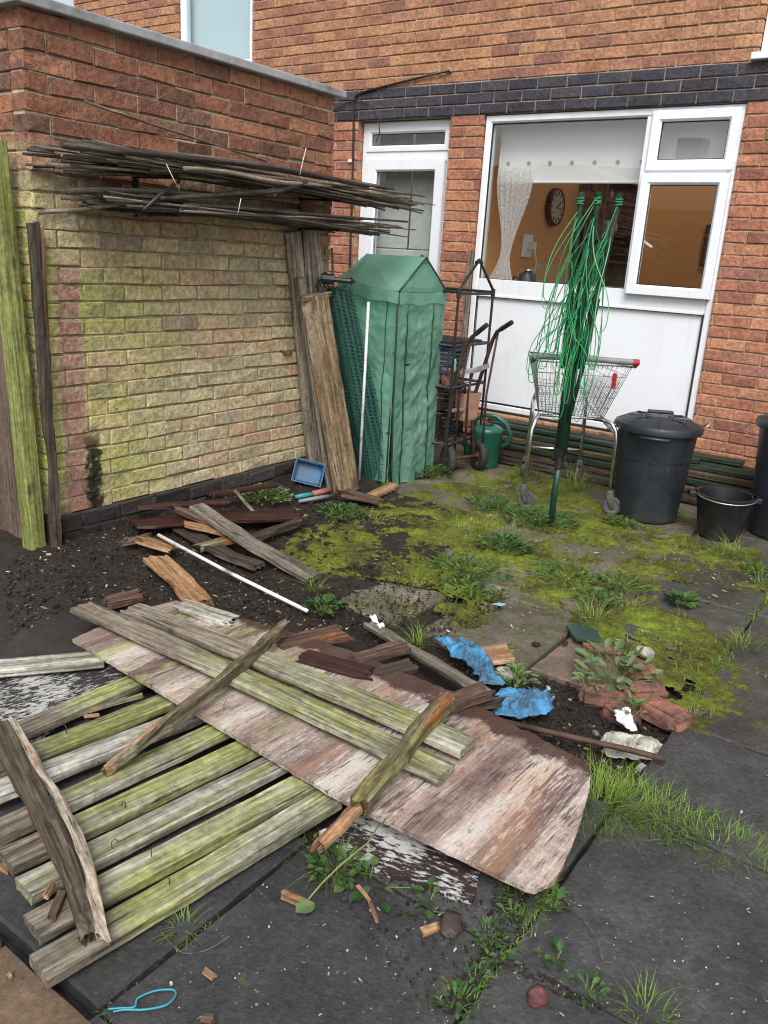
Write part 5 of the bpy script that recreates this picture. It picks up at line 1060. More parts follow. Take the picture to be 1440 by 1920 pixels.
for P_, dy in ARMS:
    pts = [ry(x, y, dy*(.5+.5*i)) for i, (x, y) in enumerate(P_)]; apts.append(pts)
    m = MB(); m.tube(pts, .0155, 8); m.tube([pts[2].lerp(pts[1], .02), pts[2]+(pts[2]-pts[1]).normalized()*.015], .018, 8); m.build('arm', 'pole_green', ra, smooth=True, sharp=50)
for P_ in ([(1052, 800), (1064, 690), (1078, 560)], [(1066, 790), (1092, 690), (1122, 560)]):
    m = MB(); m.tube([ry(x, y, -.04) for x, y in P_], .012, 8); m.build('stay', 'pole_green', ra, smooth=True)
rl = random.Random(5); m = MB(); m2 = MB()
def bez(a, b, c_, d, n=14):
    return [a*(1-t)**3+b*3*t*(1-t)**2+c_*3*t*t*(1-t)+d*t**3 for t in [k/n for k in range(n+1)]]
for ai, pts in enumerate(apts):
    for k in range(11 if ai < 3 else 7):
        f = .02+.93*(k/13)**1.1; A_ = pts[2].lerp(pts[0], min(f*1.0, .8)); j = rl.choice([a for a in range(4) if a != ai]); f2 = min(.95, max(0, f+rl.uniform(-.1, .12))); B_ = apts[j][2].lerp(apts[j][0], f2*.85)
        drop = rl.uniform(.22, .62)+.35*(1-f)*rl.random(); zl = max(.50, min(A_.z, B_.z)-drop)+.06*rl.random()
        sx_ = rl.uniform(-.17, .05) if ai != 2 else rl.uniform(-.09, .12); dy = rl.uniform(-.16, .06); mid = (A_+B_)/2
        if ai == 0: sx_ -= .05
        l1 = Vector((A_.x+sx_*.6, A_.y+dy*.7, A_.z-(A_.z-zl)*.45)); lo = Vector((mid.x+sx_, mid.y+dy, zl)); l2 = Vector((B_.x+sx_*.7, B_.y+dy, B_.z-(B_.z-zl)*.5))
        o1 = Vector((rl.uniform(-.03, .03), rl.uniform(-.03, .02), 0)); w_ = rl.uniform(.015, .05)
        path = bez(A_, A_+(l1-A_)*.6+Vector((0, 0, .03)), lo+Vector((-w_, 0, .22)), lo+Vector((-w_*.6, 0, .03)), 12)+bez(lo+Vector((-w_*.5, 0, .012)), lo+Vector((-w_*.3, 0, -.015)), lo+Vector((w_*.4, 0, -.015)), lo+Vector((w_*.6, 0, .02)), 5)+bez(lo+Vector((w_*.7, 0, .05)), lo+Vector((w_, 0, .25)), l2+o1, B_, 12)
        (m2 if rl.random() < .28 else m).tube(path, .0025, 5)
for pts in apts[:3]:   # knots at the arm tips
    for k in range(3):
        c = pts[2]-Vector((0, 0, .015+.012*k)); m.tube([c+Vector((.017*math.cos(a), .017*math.sin(a), rl.uniform(-.004, .004))) for a in [i*math.pi/4 for i in range(8)]], .0035, 5, closed=True)
m.build('lines', 'cord', ra, smooth=True); m2.build('faded_lines', 'cord_pale', ra, smooth=True)

# ------------------------------------------------------------------ shopping trolley
tr = thing('shopping_trolley', 'silver wire shopping trolley with grey handle and red handle ends, behind the folded airer', 'shopping trolley', g(1060, 950))
w0, w1 = g(978, 952), g(1138, 964); wv = (w1-w0).normalized(); dv = Vector((-wv.y, wv.x, 0)); Lw = (w1-w0).length
def T(a, b, z): return w0+wv*(a*Lw)+dv*b+Vector((0, 0, z))
DP = .80; zh, zb0, zb1, zt1 = .935, .575, .66, .865
def quad_wires(m, a, b, c, d, nu, nv, r=.0022):
    for i in range(nu+1): m.tube([a.lerp(b, i/nu), d.lerp(c, i/nu)], r, 4)
    for j in range(nv+1): m.tube([a.lerp(d, j/nv), b.lerp(c, j/nv)], r if 0 < j < nv else r*1.8, 5)
n_bl, n_br, n_tl, n_tr = T(.10, .10, zb0), T(.84, .10, zb0), T(-.01, .0, zh-.03), T(1.04, .0, zh-.03)
f_bl, f_br, f_tl, f_tr = T(.16, DP-.06, zb1), T(.80, DP-.06, zb1), T(.06, DP+.05, zt1), T(.90, DP+.05, zt1)
m = MB()
quad_wires(m, n_bl, n_br, n_tr, n_tl, 20, 5); quad_wires(m, f_bl, f_br, f_tr, f_tl, 16, 5); quad_wires(m, n_bl, f_bl, f_tl, n_tl, 24, 6); quad_wires(m, n_br, f_br, f_tr, n_tr, 24, 6); quad_wires(m, n_bl, n_br, f_br, f_bl, 14, 12)
m.build('basket', 'galv', tr, smooth=True)
m = MB(); m.tube([n_tl, f_tl, f_tr, n_tr], .0075, 8); m.build('rim', 'galv', tr, smooth=True)
m = MB(); quad_wires(m, n_bl+(n_tl-n_bl)*.15, f_bl+(f_tl-f_bl)*.15, f_tl, n_tl, 40, 14, .0016); m.build('side_panel', 'galv', tr, smooth=True)
hz = [T(-.03, -.02, zh), T(.5, -.035, zh+.006), T(1.06, -.02, zh)]
m = MB(); m.tube(hz, .0175, 12); m.build('handle', 'grey_rubber', tr, smooth=True, sharp=60)
m = MB(); m.tube([T(1.03, -.02, zh), T(1.10, -.015, zh)], .0195, 12); m.tube([T(1.095, -.01, zh), T(1.10, .06, zh-.03)], .014, 8); m.build('handle_end', 'red_plastic', tr, smooth=True, sharp=50)
m = MB(); m.tube([T(-.03, -.02, zh), T(-.06, .04, zh-.03)], .02, 12); m.build('handle_end', 'grey_rubber', tr, smooth=True, sharp=50)
m = MB(); m.box((-.012, -.006, -.09), (.014, .006, 0), Mx=Matrix.Translation(T(.86, -.012, zh-.07))); m.build('child_strap', 'red_plastic', tr, bevel=.003)
LEG = [[T(0, 0, .145), T(.02, .005, .5), T(.06, .03, .56), T(.10, .09, .575)], [T(1, 0, .145), T(.985, .0, .46), T(.965, .0, .52), T(.92, .02, .56), T(.80, .08, .58)], [T(.16, DP-.02, .145), T(.17, DP-.04, .55), T(.2, DP-.1, .65)], [T(.88, DP-.02, .145), T(.86, DP-.04, .55), T(.82, DP-.1, .65)]]
for P_ in LEG: m = MB(); m.tube(P_, .0125, 10); m.build('leg', 'chrome', tr, smooth=True)
m = MB(); m.tube([T(.16, DP-.02, .22), T(.88, DP-.02, .22)], .009, 8); m.tube([T(.03, .01, .52), T(.17, DP-.04, .56)], .009, 8); m.tube([T(.97, .01, .5), T(.86, DP-.04, .56)], .009, 8); m.tube([T(.1, .09, .572), T(.80, .08, .572)], .009, 8); m.build('under_frame', 'chrome', tr, smooth=True)
for k, P_ in enumerate(LEG):
    b = P_[0]; ang = Vector((.9, .44, 0)).normalized() if k < 2 else Vector((.2, .98, 0)).normalized(); perp = Vector((-ang.y, ang.x, 0))
    m = MB(); m.lathe([(0, .0), (.026, 0), (.026, .012), (.021, .014), (.021, .035), (.017, .04), (0, .04)], 16, at=(b.x, b.y, b.z-.03)); cs = m.build('castor', 'dark_castor', tr, smooth=True, sharp=40)
    wcn = Vector((b.x, b.y, .056))+ang*.022
    m = MB()
    for s in (-1, 1):
        o_ = perp*s*.021; t0 = Vector((b.x, b.y, .12)); m.add([t0+o_-ang*.022, t0+o_+ang*.024, wcn+o_+ang*.014+Vector((0, 0, -.008)), wcn+o_-ang*.012+Vector((0, 0, -.01))], [(0, 1, 2, 3)])
    m.build('fork', 'chrome', cs, solid=.004)
    Mw = Matrix.Translation(wcn)@perp.to_track_quat('Z', 'Y').to_matrix().to_4x4()
    m = MB(); m.lathe([(0, -.016), (.012, -.018), (.014, -.010), (.034, -.009), (.040, -.014), (.053, -.013), (.0565, -.006), (.0565, .006), (.053, .013), (.040, .014), (.034, .009), (.014, .010), (.012, .018), (0, .016)], 28, Mx=Mw); m.build('wheel', 'dark_castor', cs, smooth=True, sharp=40)

# ------------------------------------------------------------------ dustbins and bucket
def dustbin(name, label, c, r0_, r1_, h, lidh, mat='bin'):
    t_ = thing(name, label, 'dustbin', (c.x, c.y, 0)); o = (c.x, c.y, 0)
    m = MB(); pr = [(0, .0), (r0_*.97, 0), (r0_, .012)]
    for k in range(9): f = k/8; pr.append((r0_+(r1_-r0_)*f, .02+(h*.95-.02)*f))
    pr += [(r1_+.012, h*.955), (r1_+.014, h*.985), (r1_-.004, h), (r1_-.02, h*.98), (r0_-.01, .03), (0, .03)]; m.lathe([(r, z) for r, z in pr], 48, Mx=Matrix())
    b = m.build('body', mat, t_, smooth=True, sharp=40, Mx=Matrix.Translation(o))
    m = MB()   # moulded dash band
    for k in range(30):
        a = k*2*math.pi/30; zz = h*.66; rr_ = r0_+(r1_-r0_)*.66+.001; Mx = Matrix.Rotation(a, 4, 'Z')@Matrix.Translation((rr_, 0, zz)); m.box((-.003, -rr_*.072, -.0045), (.002, rr_*.072, .0045), Mx=Mx)
    m.build('moulding', 'black_plastic', b, Mx=Matrix.Translation(o))
    m = MB(); R1 = r1_+.026; m.lathe([(R1-.006, h-.03), (R1, h-.028), (R1+.002, h-.004), (R1-.006, h+.012), (R1*.9, h+.02), (R1*.72, h+.024+lidh*.4), (R1*.5, h+lidh*.8), (R1*.2, h+lidh), (0, h+lidh)], 48)
    ld = m.build('lid', mat, t_, smooth=True, sharp=35, Mx=Matrix.Translation(o))
    ax = Vector((.85, .5, 0)).normalized(); ay = Vector((-ax.y, ax.x, 0)); zt_ = h+lidh-.006
    m = MB()
    def HB(a, b, z, w, t2):
        Mx = Matrix(((ax.x, ay.x, 0, c.x), (ax.y, ay.y, 0, c.y), (0, 0, 1, 0), (0, 0, 0, 1))); m.box((a, b-w/2, z), (t2, b+w/2, z+.02), Mx=Mx)
    HB(-.075, 0, zt_+.022, .036, .075); HB(-.085, 0, zt_-.006, .045, -.052); HB(.052, 0, zt_-.006, .045, .085)
    m.build('lid_handle', mat, ld, bevel=.007)
    m = MB()
    for k in range(8):
        a = k*math.pi/4+.3; p = Vector((math.cos(a), math.sin(a), 0)); q = Vector((-p.y, p.x, 0))*.006
        m.tube([Vector(o)+p*.1+Vector((0, 0, h+lidh*.98)), Vector(o)+p*(R1*.7)+Vector((0, 0, h+.026+lidh*.4)), Vector(o)+p*(R1*.9)+Vector((0, 0, h+.021))], .0045, 6)
    lm = MB(); me_ = ld.data; lm.v = [v.co[:] for v in me_.vertices]; n0 = len(lm.v)
    m.v = [(v[0]-o[0], v[1]-o[1], v[2]) for v in m.v]; lm.f = [tuple(p.vertices) for p in me_.polygons]; lm.m = [0]*len(lm.f); lm.add(m.v, m.f)
    me2 = bpy.data.meshes.new('lid'); me2.from_pydata(lm.v, [], lm.f); me2.materials.append(M[mat]); me2.polygons.foreach_set('use_smooth', [True]*len(me2.polygons)); me2.set_sharp_from_angle(angle=R(35)); ld.data = me2
    return t_, b
cB = Vector((-1.465, 4.98, 0)); db, dbb = dustbin('dustbin', 'big black round dustbin with domed lid and brown dribble, beside the shopping trolley', cB, .19, .232, .57, .05)
for s in (-1, 1):
    ax = Vector((.92*s, .4*s, 0)).normalized(); ay = Vector((-ax.y, ax.x, 0)); p = cB+ax*.247+Vector((0, 0, .56)); m = MB()
    m.tube([p-ay*.05, p-ay*.055+ax*.03+Vector((0, 0, .05 if s > 0 else -.02)), p+ay*.045+ax*.05+Vector((0, 0, .045 if s > 0 else -.04)), p+ay*.05], .004, 6); m.build('wire_handle', 'galv', db, smooth=True)
m = MB(); ax = Vector((.25, -.97, 0)).normalized(); ay = Vector((-ax.y, ax.x, 0)); p = cB+ax*.236+Vector((0, 0, .525)); m.tube([p-ay*.085, p-ay*.075+ax*.03, p+ay*.075+ax*.03, p+ay*.085], .011, 8); m.build('grip', 'bin', db, smooth=True)
c2 = hy(1462, 985, 0) if False else Vector((-.70, 5.22, 0)); dustbin('dustbin', 'dark blue black dustbin cut off by the right edge, beyond the bucket', c2, .20, .245, .66, .06)
cK = (g(1345, 1012)+Vector((-.02, .10, 0))); bk = thing('bucket', 'black builders bucket with a wire handle in front of the dustbins', 'bucket', (cK.x, cK.y, 0))
m = MB(); m.lathe([(0, 0), (.115, 0), (.12, .01), (.158, .235), (.170, .238), (.172, .25), (.150, .25), (.112, .02), (0, .016)], 44); m.build('body', 'bucket', bk, smooth=True, sharp=40, Mx=Matrix.Translation((cK.x, cK.y, 0)))
hx_ = Vector((.93, .36, 0)).normalized(); hy_ = Vector((-hx_.y, hx_.x, 0)); m = MB()
m.tube([Vector((cK.x, cK.y, .252))+hx_*(.168*math.cos(a))-hy_*(.19*math.sin(a))+Vector((0, 0, -.004-.012*math.sin(a))) for a in [math.pi*k/18 for k in range(19)]], .0036, 6); m.build('handle', 'galv', bk, smooth=True)
for s in (-1, 1):
    m = MB(); m.box((-.03, -.035, -.02), (.022, .035, .012), Mx=Matrix.Translation(Vector((cK.x, cK.y, .238))+hx_*(.172*s))@Matrix.Rotation(math.atan2(hx_.y, hx_.x), 4, 'Z')); m.build('lug', 'bucket', bk, bevel=.006)


# ------------------------------------------------------------------ boards stacked along the house
GB = 'boards stacked along the foot of the house wall'
BD = [(-3.0, -1.05, 5.74, .000, .12, .05, 'w_joist'), (-2.9, -.95, 5.60, .000, .12, .05, 'w_joist'), (-2.95, -1.0, 5.50, .002, .075, .05, 'w_dark'), (-3.0, -1.02, 5.72, .055, .13, .05, 'w_deck'), (-2.95, -.94, 5.57, .055, .12, .05, 'w_joist'),
      (-2.98, -1.0, 5.70, .11, .13, .045, 'w_joist'), (-3.02, -.97, 5.56, .11, .11, .045, 'w_deck'), (-2.96, -1.05, 5.71, .16, .13, .045, 'w_deck'), (-3.05, -.90, 5.58, .16, .10, .04, 'w_joist'), (-3.0, -1.0, 5.73, .21, .12, .035, 'w_deck'), (-2.9, -.92, 5.62, .205, .10, .03, 'w_deck'), (-3.0, -1.1, 5.75, .25, .10, .03, 'w_deck'), (-2.95, -1.35, 5.66, .24, .08, .028, 'w_deck')]
BL_ = ['at the bottom against the wall', 'at the bottom in the middle', 'lowest at the front, dark and wet', 'second from the ground at the wall', 'second from the ground at the front', 'third from the ground at the wall', 'third from the ground at the front', 'fourth from the ground at the wall', 'fourth from ground at the front', 'fifth from the ground at the wall', 'near the top at the front', 'topmost against the white panel', 'topmost short one']
for i, (a, b, y, z, w, t, mt) in enumerate(BD):
    sk_ = .02*((i*7) % 5-2)/2; board('stacked_board', ('green' if mt == 'w_deck' else 'brown' if mt == 'w_joist' else 'black')+' board stacked along the house wall, '+BL_[i], 'board', [(a, y+sk_, z+t), (b, y-sk_, z+t)], w, t, mt, seed=170+i, group=GB, step=.08, ny=3, wob=.003)

def cr(P_, n=5):   # smooth path through points
    out = []
    for i in range(len(P_)-1):
        a, b, c, d = P_[max(i-1, 0)], P_[i], P_[i+1], P_[min(i+2, len(P_)-1)]
        for k in range(n): t = k/n; out.append(.5*((2*b)+(c-a)*t+(2*a-5*b+4*c-d)*t*t+(3*b-a-3*c+d)*t**3))
    return out+[P_[-1]]
# ------------------------------------------------------------------ small things on the ground
bs = thing('blue_box', 'small blue plastic tray standing on its side at the foot of the leaning planks', 'tray', g(567, 908))
p = g(567, 908, .085); Mx = Matrix.Translation(p+Vector((0, .03, .0)))@Matrix.Rotation(R(38), 4, 'Z')@Matrix.Rotation(R(12), 4, 'Y')@Matrix.Rotation(R(-22), 4, 'X')
m = MB(); wv_, hv_, dp_ = .082, .125, .06
m.box((-wv_, .0, 0), (wv_, .005, hv_), Mx=Mx); m.box((-wv_, -dp_, 0), (wv_, 0, .005), Mx=Mx); m.box((-wv_, -dp_, hv_-.005), (wv_, 0, hv_), Mx=Mx); m.box((-wv_, -dp_, .005), (-wv_+.005, 0, hv_-.005), Mx=Mx); m.box((wv_-.005, -dp_, .005), (wv_, 0, hv_-.005), Mx=Mx); m.build('shell', 'blue_plastic', bs, bevel=.003)
m = MB(); frame(m, -wv_-.008, wv_+.008, -.008, hv_+.008, .014, -dp_-.004, -dp_+.006); m.v = [tuple(Mx@Vector(v)) for v in m.v]; m.build('lip', 'blue_plastic', bs)
def tool(name, label, pts_h, r, hm, pts_s, sm_, blade=None):
    t_ = thing(name, label, 'hand tool', pts_h[0]); m = MB(); m.tube(pts_h, r, 10); m.build('handle', hm, t_, smooth=True)
    m = MB(); m.tube(pts_s, .006, 8); m.build('shaft', sm_, t_, smooth=True)
    if blade: m = MB(); a, b, c, w = blade; m.grid(lambda u, v: a.lerp(b, v)+c*((u-.5)*w*(1-.5*v*v))+Vector((0, 0, .02*(2*u-1)**2)), 8, 8); m.build('blade', sm_, t_, smooth=True, solid=.003)
t_ = thing('hand_tool', 'old hand tool with teal and faded red handle below the blue tray', 'hand tool', g(590, 930))
a, b, c, d_ = gs(553, 932, .03), gs(584, 927, .035), gs(586, 926, .035), gs(620, 918, .04)
m = MB(); m.tube([a, a.lerp(b, .5), b], [.011, .016, .013], 12); m.build('handle', 'teal', t_, smooth=True)
m = MB(); m.tube([c, c.lerp(d_, .5), d_], [.015, .018, .014], 12); m.build('grip', 'faded_red', t_, smooth=True)
tool('garden_trowel', 'rusty garden trowel with a grey wooden handle lying in front of the teal handled tool', [gs(560, 940, .025), gs(595, 934, .03), gs(618, 930, .03)], [.010, .013, .011], 'grey_rubber', [gs(618, 930, .03), gs(640, 922, .03)], 'rust', (gs(640, 922, .03), gs(715, 943, .01), Vector((.4, .8, 0)).normalized(), .085))
# crumpled blue cloths
def rag(name, label, cpx, seed, mat='blue_cloth', zb_=.02, hh=.05, sub=40):
    P3 = [g(x, y, .0) for x, y in cpx]; n = len(P3)//2; Lf, Rt = P3[:n], P3[n:][::-1]
    def cv(P_, t): k = min(int(t*(len(P_)-1)), len(P_)-2); return P_[k].lerp(P_[k+1], t*(len(P_)-1)-k)
    def f(u, v):
        p = cv(Lf, v).lerp(cv(Rt, v), u); e = min(1, 4*min(u, 1-u, v*1.5, (1-v)*1.5)); q = (p.x, p.y, 0)
        return Vector((p.x+.022*nz(q, 22, seed)+.008*nz(q, 60, seed), p.y+.022*nz(q, 22, seed+2)+.008*nz(q, 60, seed+3), zb_+hh*e*(.30+.45*nz(q, 12, seed)+1.1*(.4-abs(nz(q, 19, seed+5)))+.55*(.4-abs(nz(q, 44, seed+9))))+.004*nz(q, 90, seed)))
    m = MB(); m.grid(f, sub, sub*2); return tag(m.build(name, mat, smooth=True, solid=.002), label, name.split('_')[-1])
rag('blue_cloth', 'crumpled bright blue cloth, upper long one running behind the thick batten', [(816, 1212), (855, 1250), (885, 1268), (905, 1300), (938, 1302), (925, 1265), (898, 1232), (830, 1210)], 3, zb_=.035, hh=.045)
rag('blue_cloth', 'crumpled bright blue cloth, the lower one on the soil beside the rusty rod', [(915, 1318), (925, 1345), (975, 1352), (1030, 1340), (1044, 1318), (1020, 1300), (985, 1298), (920, 1310)], 8, zb_=.01, hh=.038)
rag('polythene_sheet', 'dirty crumpled polythene by the rusty rod end and the loose bricks', [(1125, 1378), (1140, 1405), (1190, 1415), (1240, 1412), (1245, 1390), (1215, 1372), (1180, 1368), (1135, 1368)], 14, 'polythene', -.02, .035)
rag('paper_scrap', 'small crumpled white paper scrap between the weeds and the polythene', [(1150, 1342), (1158, 1362), (1180, 1382), (1192, 1378), (1186, 1352), (1165, 1338)], 17, 'paper', .02, .025, 10)
m = MB(); p = g(935, 1135, .02); m.add([p+Vector((-.03, -.01, 0)), p+Vector((.02, -.02, .01)), p+Vector((.03, .01, .012)), p+Vector((-.01, .03, .0))], [(0, 1, 2, 3)]); tag(m.build('plant_label', 'turquoise', solid=.002), 'tiny pale turquoise plant label on the grey slab in the moss', 'label')
m = MB(); p = g(706, 1168, .03); m.grid(lambda u, v: p+Vector(((u-.5)*.10, -(u-.5)*.06+(v-.5)*.03, .01*math.sin(u*9)+.008*math.sin(v*7))), 10, 5); tag(m.build('bone_scrap', 'paper', smooth=True, solid=.004), 'white torn plastic scrap on the dark soil behind the thin brown plank', 'scrap')
o = sheet('slate_tile', [(1062, 1172), (1080, 1200), (1128, 1204), (1122, 1180), (1090, 1166)], [.02, .012, .012, .022, .025], .008, 'dark_tile', 0, 2, .002, 2); tag(o, 'dark green slate tile under the long grass tuft on the mossy slabs', 'tile')
# loose bricks and stones
def rock(name, label, cat, c, sx, sy, sz, rot, mat, seed, brick=False, tilt=(0, 0), group=None, sub=4):
    bm = bmesh.new(); bmesh.ops.create_cube(bm, size=2) if brick else bmesh.ops.create_icosphere(bm, subdivisions=sub, radius=1)
    if brick: bmesh.ops.bevel(bm, geom=bm.edges[:], offset=.30, segments=3, affect='EDGES'); bmesh.ops.subdivide_edges(bm, edges=bm.edges[:], cuts=3, use_grid_fill=True)
    for v in bm.verts:
        q = v.co.copy(); k = 1+(.10 if brick else .22)*nz(q, 1.6, seed)+.09*nz(q, 4.5, seed+3)+(.05*nz(q, 9, seed+6)); v.co = Vector((q.x*sx*k, q.y*sy*k, q.z*sz*k))
    me = bpy.data.meshes.new(name); bm.to_mesh(me); bm.free(); me.materials.append(M[mat]); me.polygons.foreach_set('use_smooth', [True]*len(me.polygons)); me.set_sharp_from_angle(angle=R(50))
    o = bpy.data.objects.new(name, me); COL.objects.link(o); o.location = c; o.rotation_euler = (tilt[0], tilt[1], rot); return tag(o, label, cat, group)
for i, (px, py, z, sx, sy, sz, ro, lb) in enumerate(((1243, 1338, .012, .085, .05, .033, -.35, 'worn red brick at the lower right of the hollow beside the dark slab'), (1208, 1300, .002, .075, .046, .032, .6, 'worn pinkish brick in the middle of the hollow, below the upper brick'), (1196, 1258, .004, .07, .045, .03, -.5, 'worn red brick at the top of the hollow, right of the lobed weed'), (1132, 1306, -.012, .08, .045, .03, .1, 'dark red brick half hidden under the lobed weed'), (1130, 1222, -.012, .07, .05, .022, .7, 'flat reddish brick end behind the lobed weed'), (1168, 1336, -.022, .06, .05, .03, .9, 'broken pink brick end left of the lower right brick'))):
    rock('loose_brick', lb, 'brick', g(px, py, z), sx, sy, sz, ro, 'loose_brick', 30+i, True, (random.uniform(-.15, .15), random.uniform(-.15, .15)))
for i, (px, py, z, s, mt, lb) in enumerate(((945, 1262, .02, .04, 'stone', 'pale upright stone beside the blue cloth'), (1215, 1395, .0, .035, 'stone', 'pale stone beside the polythene at the rod end'), (1008, 1868, .008, .027, 'maroon_stone', 'maroon rough stone on the front slab near the bottom edge'), (1210, 1222, .0, .04, 'stone', 'tan flat stone at the edge of the moss by the bricks'), (1005, 1208, .0, .018, 'soil', 'small black clod on the grey slab'), (1060, 1205, .0, .014, 'soil', 'tiny black clod right of the bigger clod on the grey slab'))):
    rock('stone' if mt != 'soil' else 'clod', lb, 'stone', g(px, py, z), s, s*.8, s*.5, i*.9, mt, 50+i, sub=3)
rock('brown_shard', 'dark brown curved shard lying on the front slab beside the weeds', 'shard', g(847, 1733, .014), .026, .036, .010, .3, 'brown_shard', 61, tilt=(.1, .25))
CH = [('split chip', 'orange split wood chip on the front slab near the long yellow stem', [(528, 1672), (570, 1690)], .026, 'w_fresh'), ('c', 'long pale splinter, left one of the pair on the slab below the painted board', [(668, 1655), (695, 1690)], .010, 'w_fresh'), ('c', 'pale splinter, right one of the pair on the slab below the painted board', [(692, 1690), (708, 1728)], .008, 'w_fresh'), ('c', 'pinkish bark chip beside the dark brown shard', [(790, 1745), (822, 1733)], .02, 'w_fresh'), ('c', 'short pale splinter on the slab right of the blue wire', [(380, 1815), (404, 1833)], .012, 'w_fresh'), ('c', 'pale splinter at the left edge of the slatted panel', [(-5, 1618), (20, 1632)], .018, 'w_fresh'), ('c', 'split brown chunk lying on the second slat beside the log batten', [(95, 1720), (118, 1665)], .022, 'w_rot'), ('c', 'pale split chunk lying on the second slat, left of the brown chunk', [(82, 1680), (100, 1650)], .018, 'w_fresh'), ('c', 'curled pale splinter lying on the sixth slat below the plywood', [(168, 1330), (270, 1300)], .016, 'w_batten'), ('c', 'small orange flake lying on the sixth slat', [(155, 1342), (190, 1338)], .012, 'w_fresh'), ('c', 'dark brown twig stuck out below the right corner of the plywood', [(1035, 1660), (1070, 1695)], .010, 'w_cane'), ('c', 'red brown chip on the front slab at the bottom edge', [(375, 1905), (405, 1908)], .024, 'w_rot'), ('c', 'small orange chip on the tan paving in the corner', [(12, 1830), (24, 1822)], .012, 'w_fresh')]
for i, (nm, lb, P_, w, mt) in enumerate(CH):
    zz = .07 if 'slat' in lb and 'left edge' not in lb else .012
    if 'sixth' in lb: zz = .075
    board('wood_splinter', lb, 'splinter', [g(P_[0][0], P_[0][1], zz), g(P_[1][0], P_[1][1], zz+.004)], w, min(.012, w*.6), mt, (.012, .02), seed=200+i, wob=.003, chip=.6, step=.006)
m = MB(); bp = [(203, 1892), (225, 1890), (252, 1888), (258, 1872), (290, 1858), (325, 1856), (328, 1868), (310, 1885), (270, 1893), (235, 1893), (212, 1897)]; m.tube(cr([g(x, y, .008) for x, y in bp]), .0022, 6); tag(m.build('blue_wire', 'blue_wire', smooth=True), 'thin turquoise wire loop on the slab at the bottom left', 'wire')
m = MB(); m.tube([g(x, y, z) for x, y, z in ((720, 1530, .05), (690, 1580, .06), (640, 1620, .05), (600, 1660, .02), (575, 1690, .008))], .0022, 6); tag(m.build('bent_stalk', 'grass_dry', smooth=True), 'long yellow green stem arching out from under the plywood', 'stem')
for i, P_ in enumerate(([(300, 1745), (340, 1785), (390, 1780), (430, 1755)], [(1145, 1500), (1190, 1515), (1215, 1540), (1222, 1570)], [(1090, 1720), (1120, 1760), (1130, 1800), (1150, 1805)])):
    m = MB(); m.tube(cr([g(x, y, .006+.01*(k % 2)) for k, (x, y) in enumerate(P_)]), .0014, 5); tag(m.build('dry_stalk', 'w_cane', smooth=True), ['thin dry stalk curled on the slab beside the nearest slat', 'thin dry stalk curled on the slab right of the grass tuft', 'thin pale stalk curled on the front right slab'][i], 'stalk')
# bent nails on the slats
m = None
for i, (px, py) in enumerate(((92, 1330), (284, 1606), (125, 1375), (318, 1660), (235, 1515), (185, 1440), (210, 1590), (420, 1330), (655, 1690 if False else 1345))):
    p = g(px, py, .058 if i != 7 else .085); mm = MB(); a = 1+i; mm.tube([p, p+Vector((0, 0, .018)), p+Vector((.008*math.cos(a), .008*math.sin(a), .026)), p+Vector((.016*math.cos(a), .016*math.sin(a), .018))], .0013, 5)
    tag(mm.build('bent_nail', 'rust', smooth=True), 'small bent rusty nail sticking up from the broken wood', 'nail', 'bent nails in the broken wood')

# ------------------------------------------------------------------ weeds, grass, litter
rg = random.Random(3)
def blade(m, p, h, lean_, az, w, n=3):
    d = Vector((math.cos(az), math.sin(az), 0)); s = Vector((-d.y, d.x, 0))*w/2; vs = []
    for k in range(n+1):
        f = k/n; c = p+d*(lean_*f*f*h)+Vector((0, 0, h*f*(1-.35*lean_*f))); vs += [c-s*(1-f*.92), c+s*(1-f*.92)]
    m.add(vs, [(2*k, 2*k+1, 2*k+3, 2*k+2) for k in range(n)])
def tuft(label, px, py, n, h, spread, name='grass_tuft', dry=.15, sx=1, z=-.01, cat='grass tuft', az0=None):
    c = gs(px, py, z); t_ = thing(name, label, cat, c); m, m2 = MB(), MB()
    for i in range(n):
        a, r_ = rg.uniform(0, 6.283), spread*math.sqrt(rg.random()); p = c+Vector((r_*math.cos(a)*sx, r_*math.sin(a), 0)); az = a+rg.uniform(-.8, .8) if az0 is None else az0+rg.uniform(-1.2, 1.2)
        blade(m2 if (dry >= .3 and rg.random() < dry) else m, p, h*rg.uniform(.45, 1.15), rg.uniform(.3, 1.5), az, rg.uniform(.002, .0042))
    if dry >= 1: m2.build('blades', 'grass_dry', t_); return
    m.build('blades', 'grass', t_)
    if m2.v: m2.build('dry_blades', 'grass_dry', t_)
tuft('thick bright grass tuft at the right corner of the plywood', 1120, 1515, 420, .11, .13); tuft('bright grass growing along the joint between the two right slabs', 1210, 1520, 420, .065, .11, sx=1.8); tuft('grass strip at the right edge in the slab joint', 1345, 1590, 380, .05, .11, sx=1.9)
tuft('long pale grass tuft behind the pole of the folded airer', 1080, 915, 150, .22, .10, dry=.5); tuft('long grass tuft hanging over the dark slate tile', 1108, 1165, 100, .14, .07, dry=.4); tuft('grass tuft in front of the black bucket', 1370, 1040, 120, .13, .07, dry=.3)
tuft('small grass tuft at the foot of the greenhouse corner', 725, 915, 60, .10, .03); tuft('small grass tuft among the rotten planks behind the plywood', 785, 1210, 60, .10, .035); tuft('spiky weed in front of the long grey plank tip', 590, 1108, 60, .10, .04, dry=.1); tuft('small grass tuft at the foot of the outhouse wall near the corner', 235, 985, 60, .11, .03)
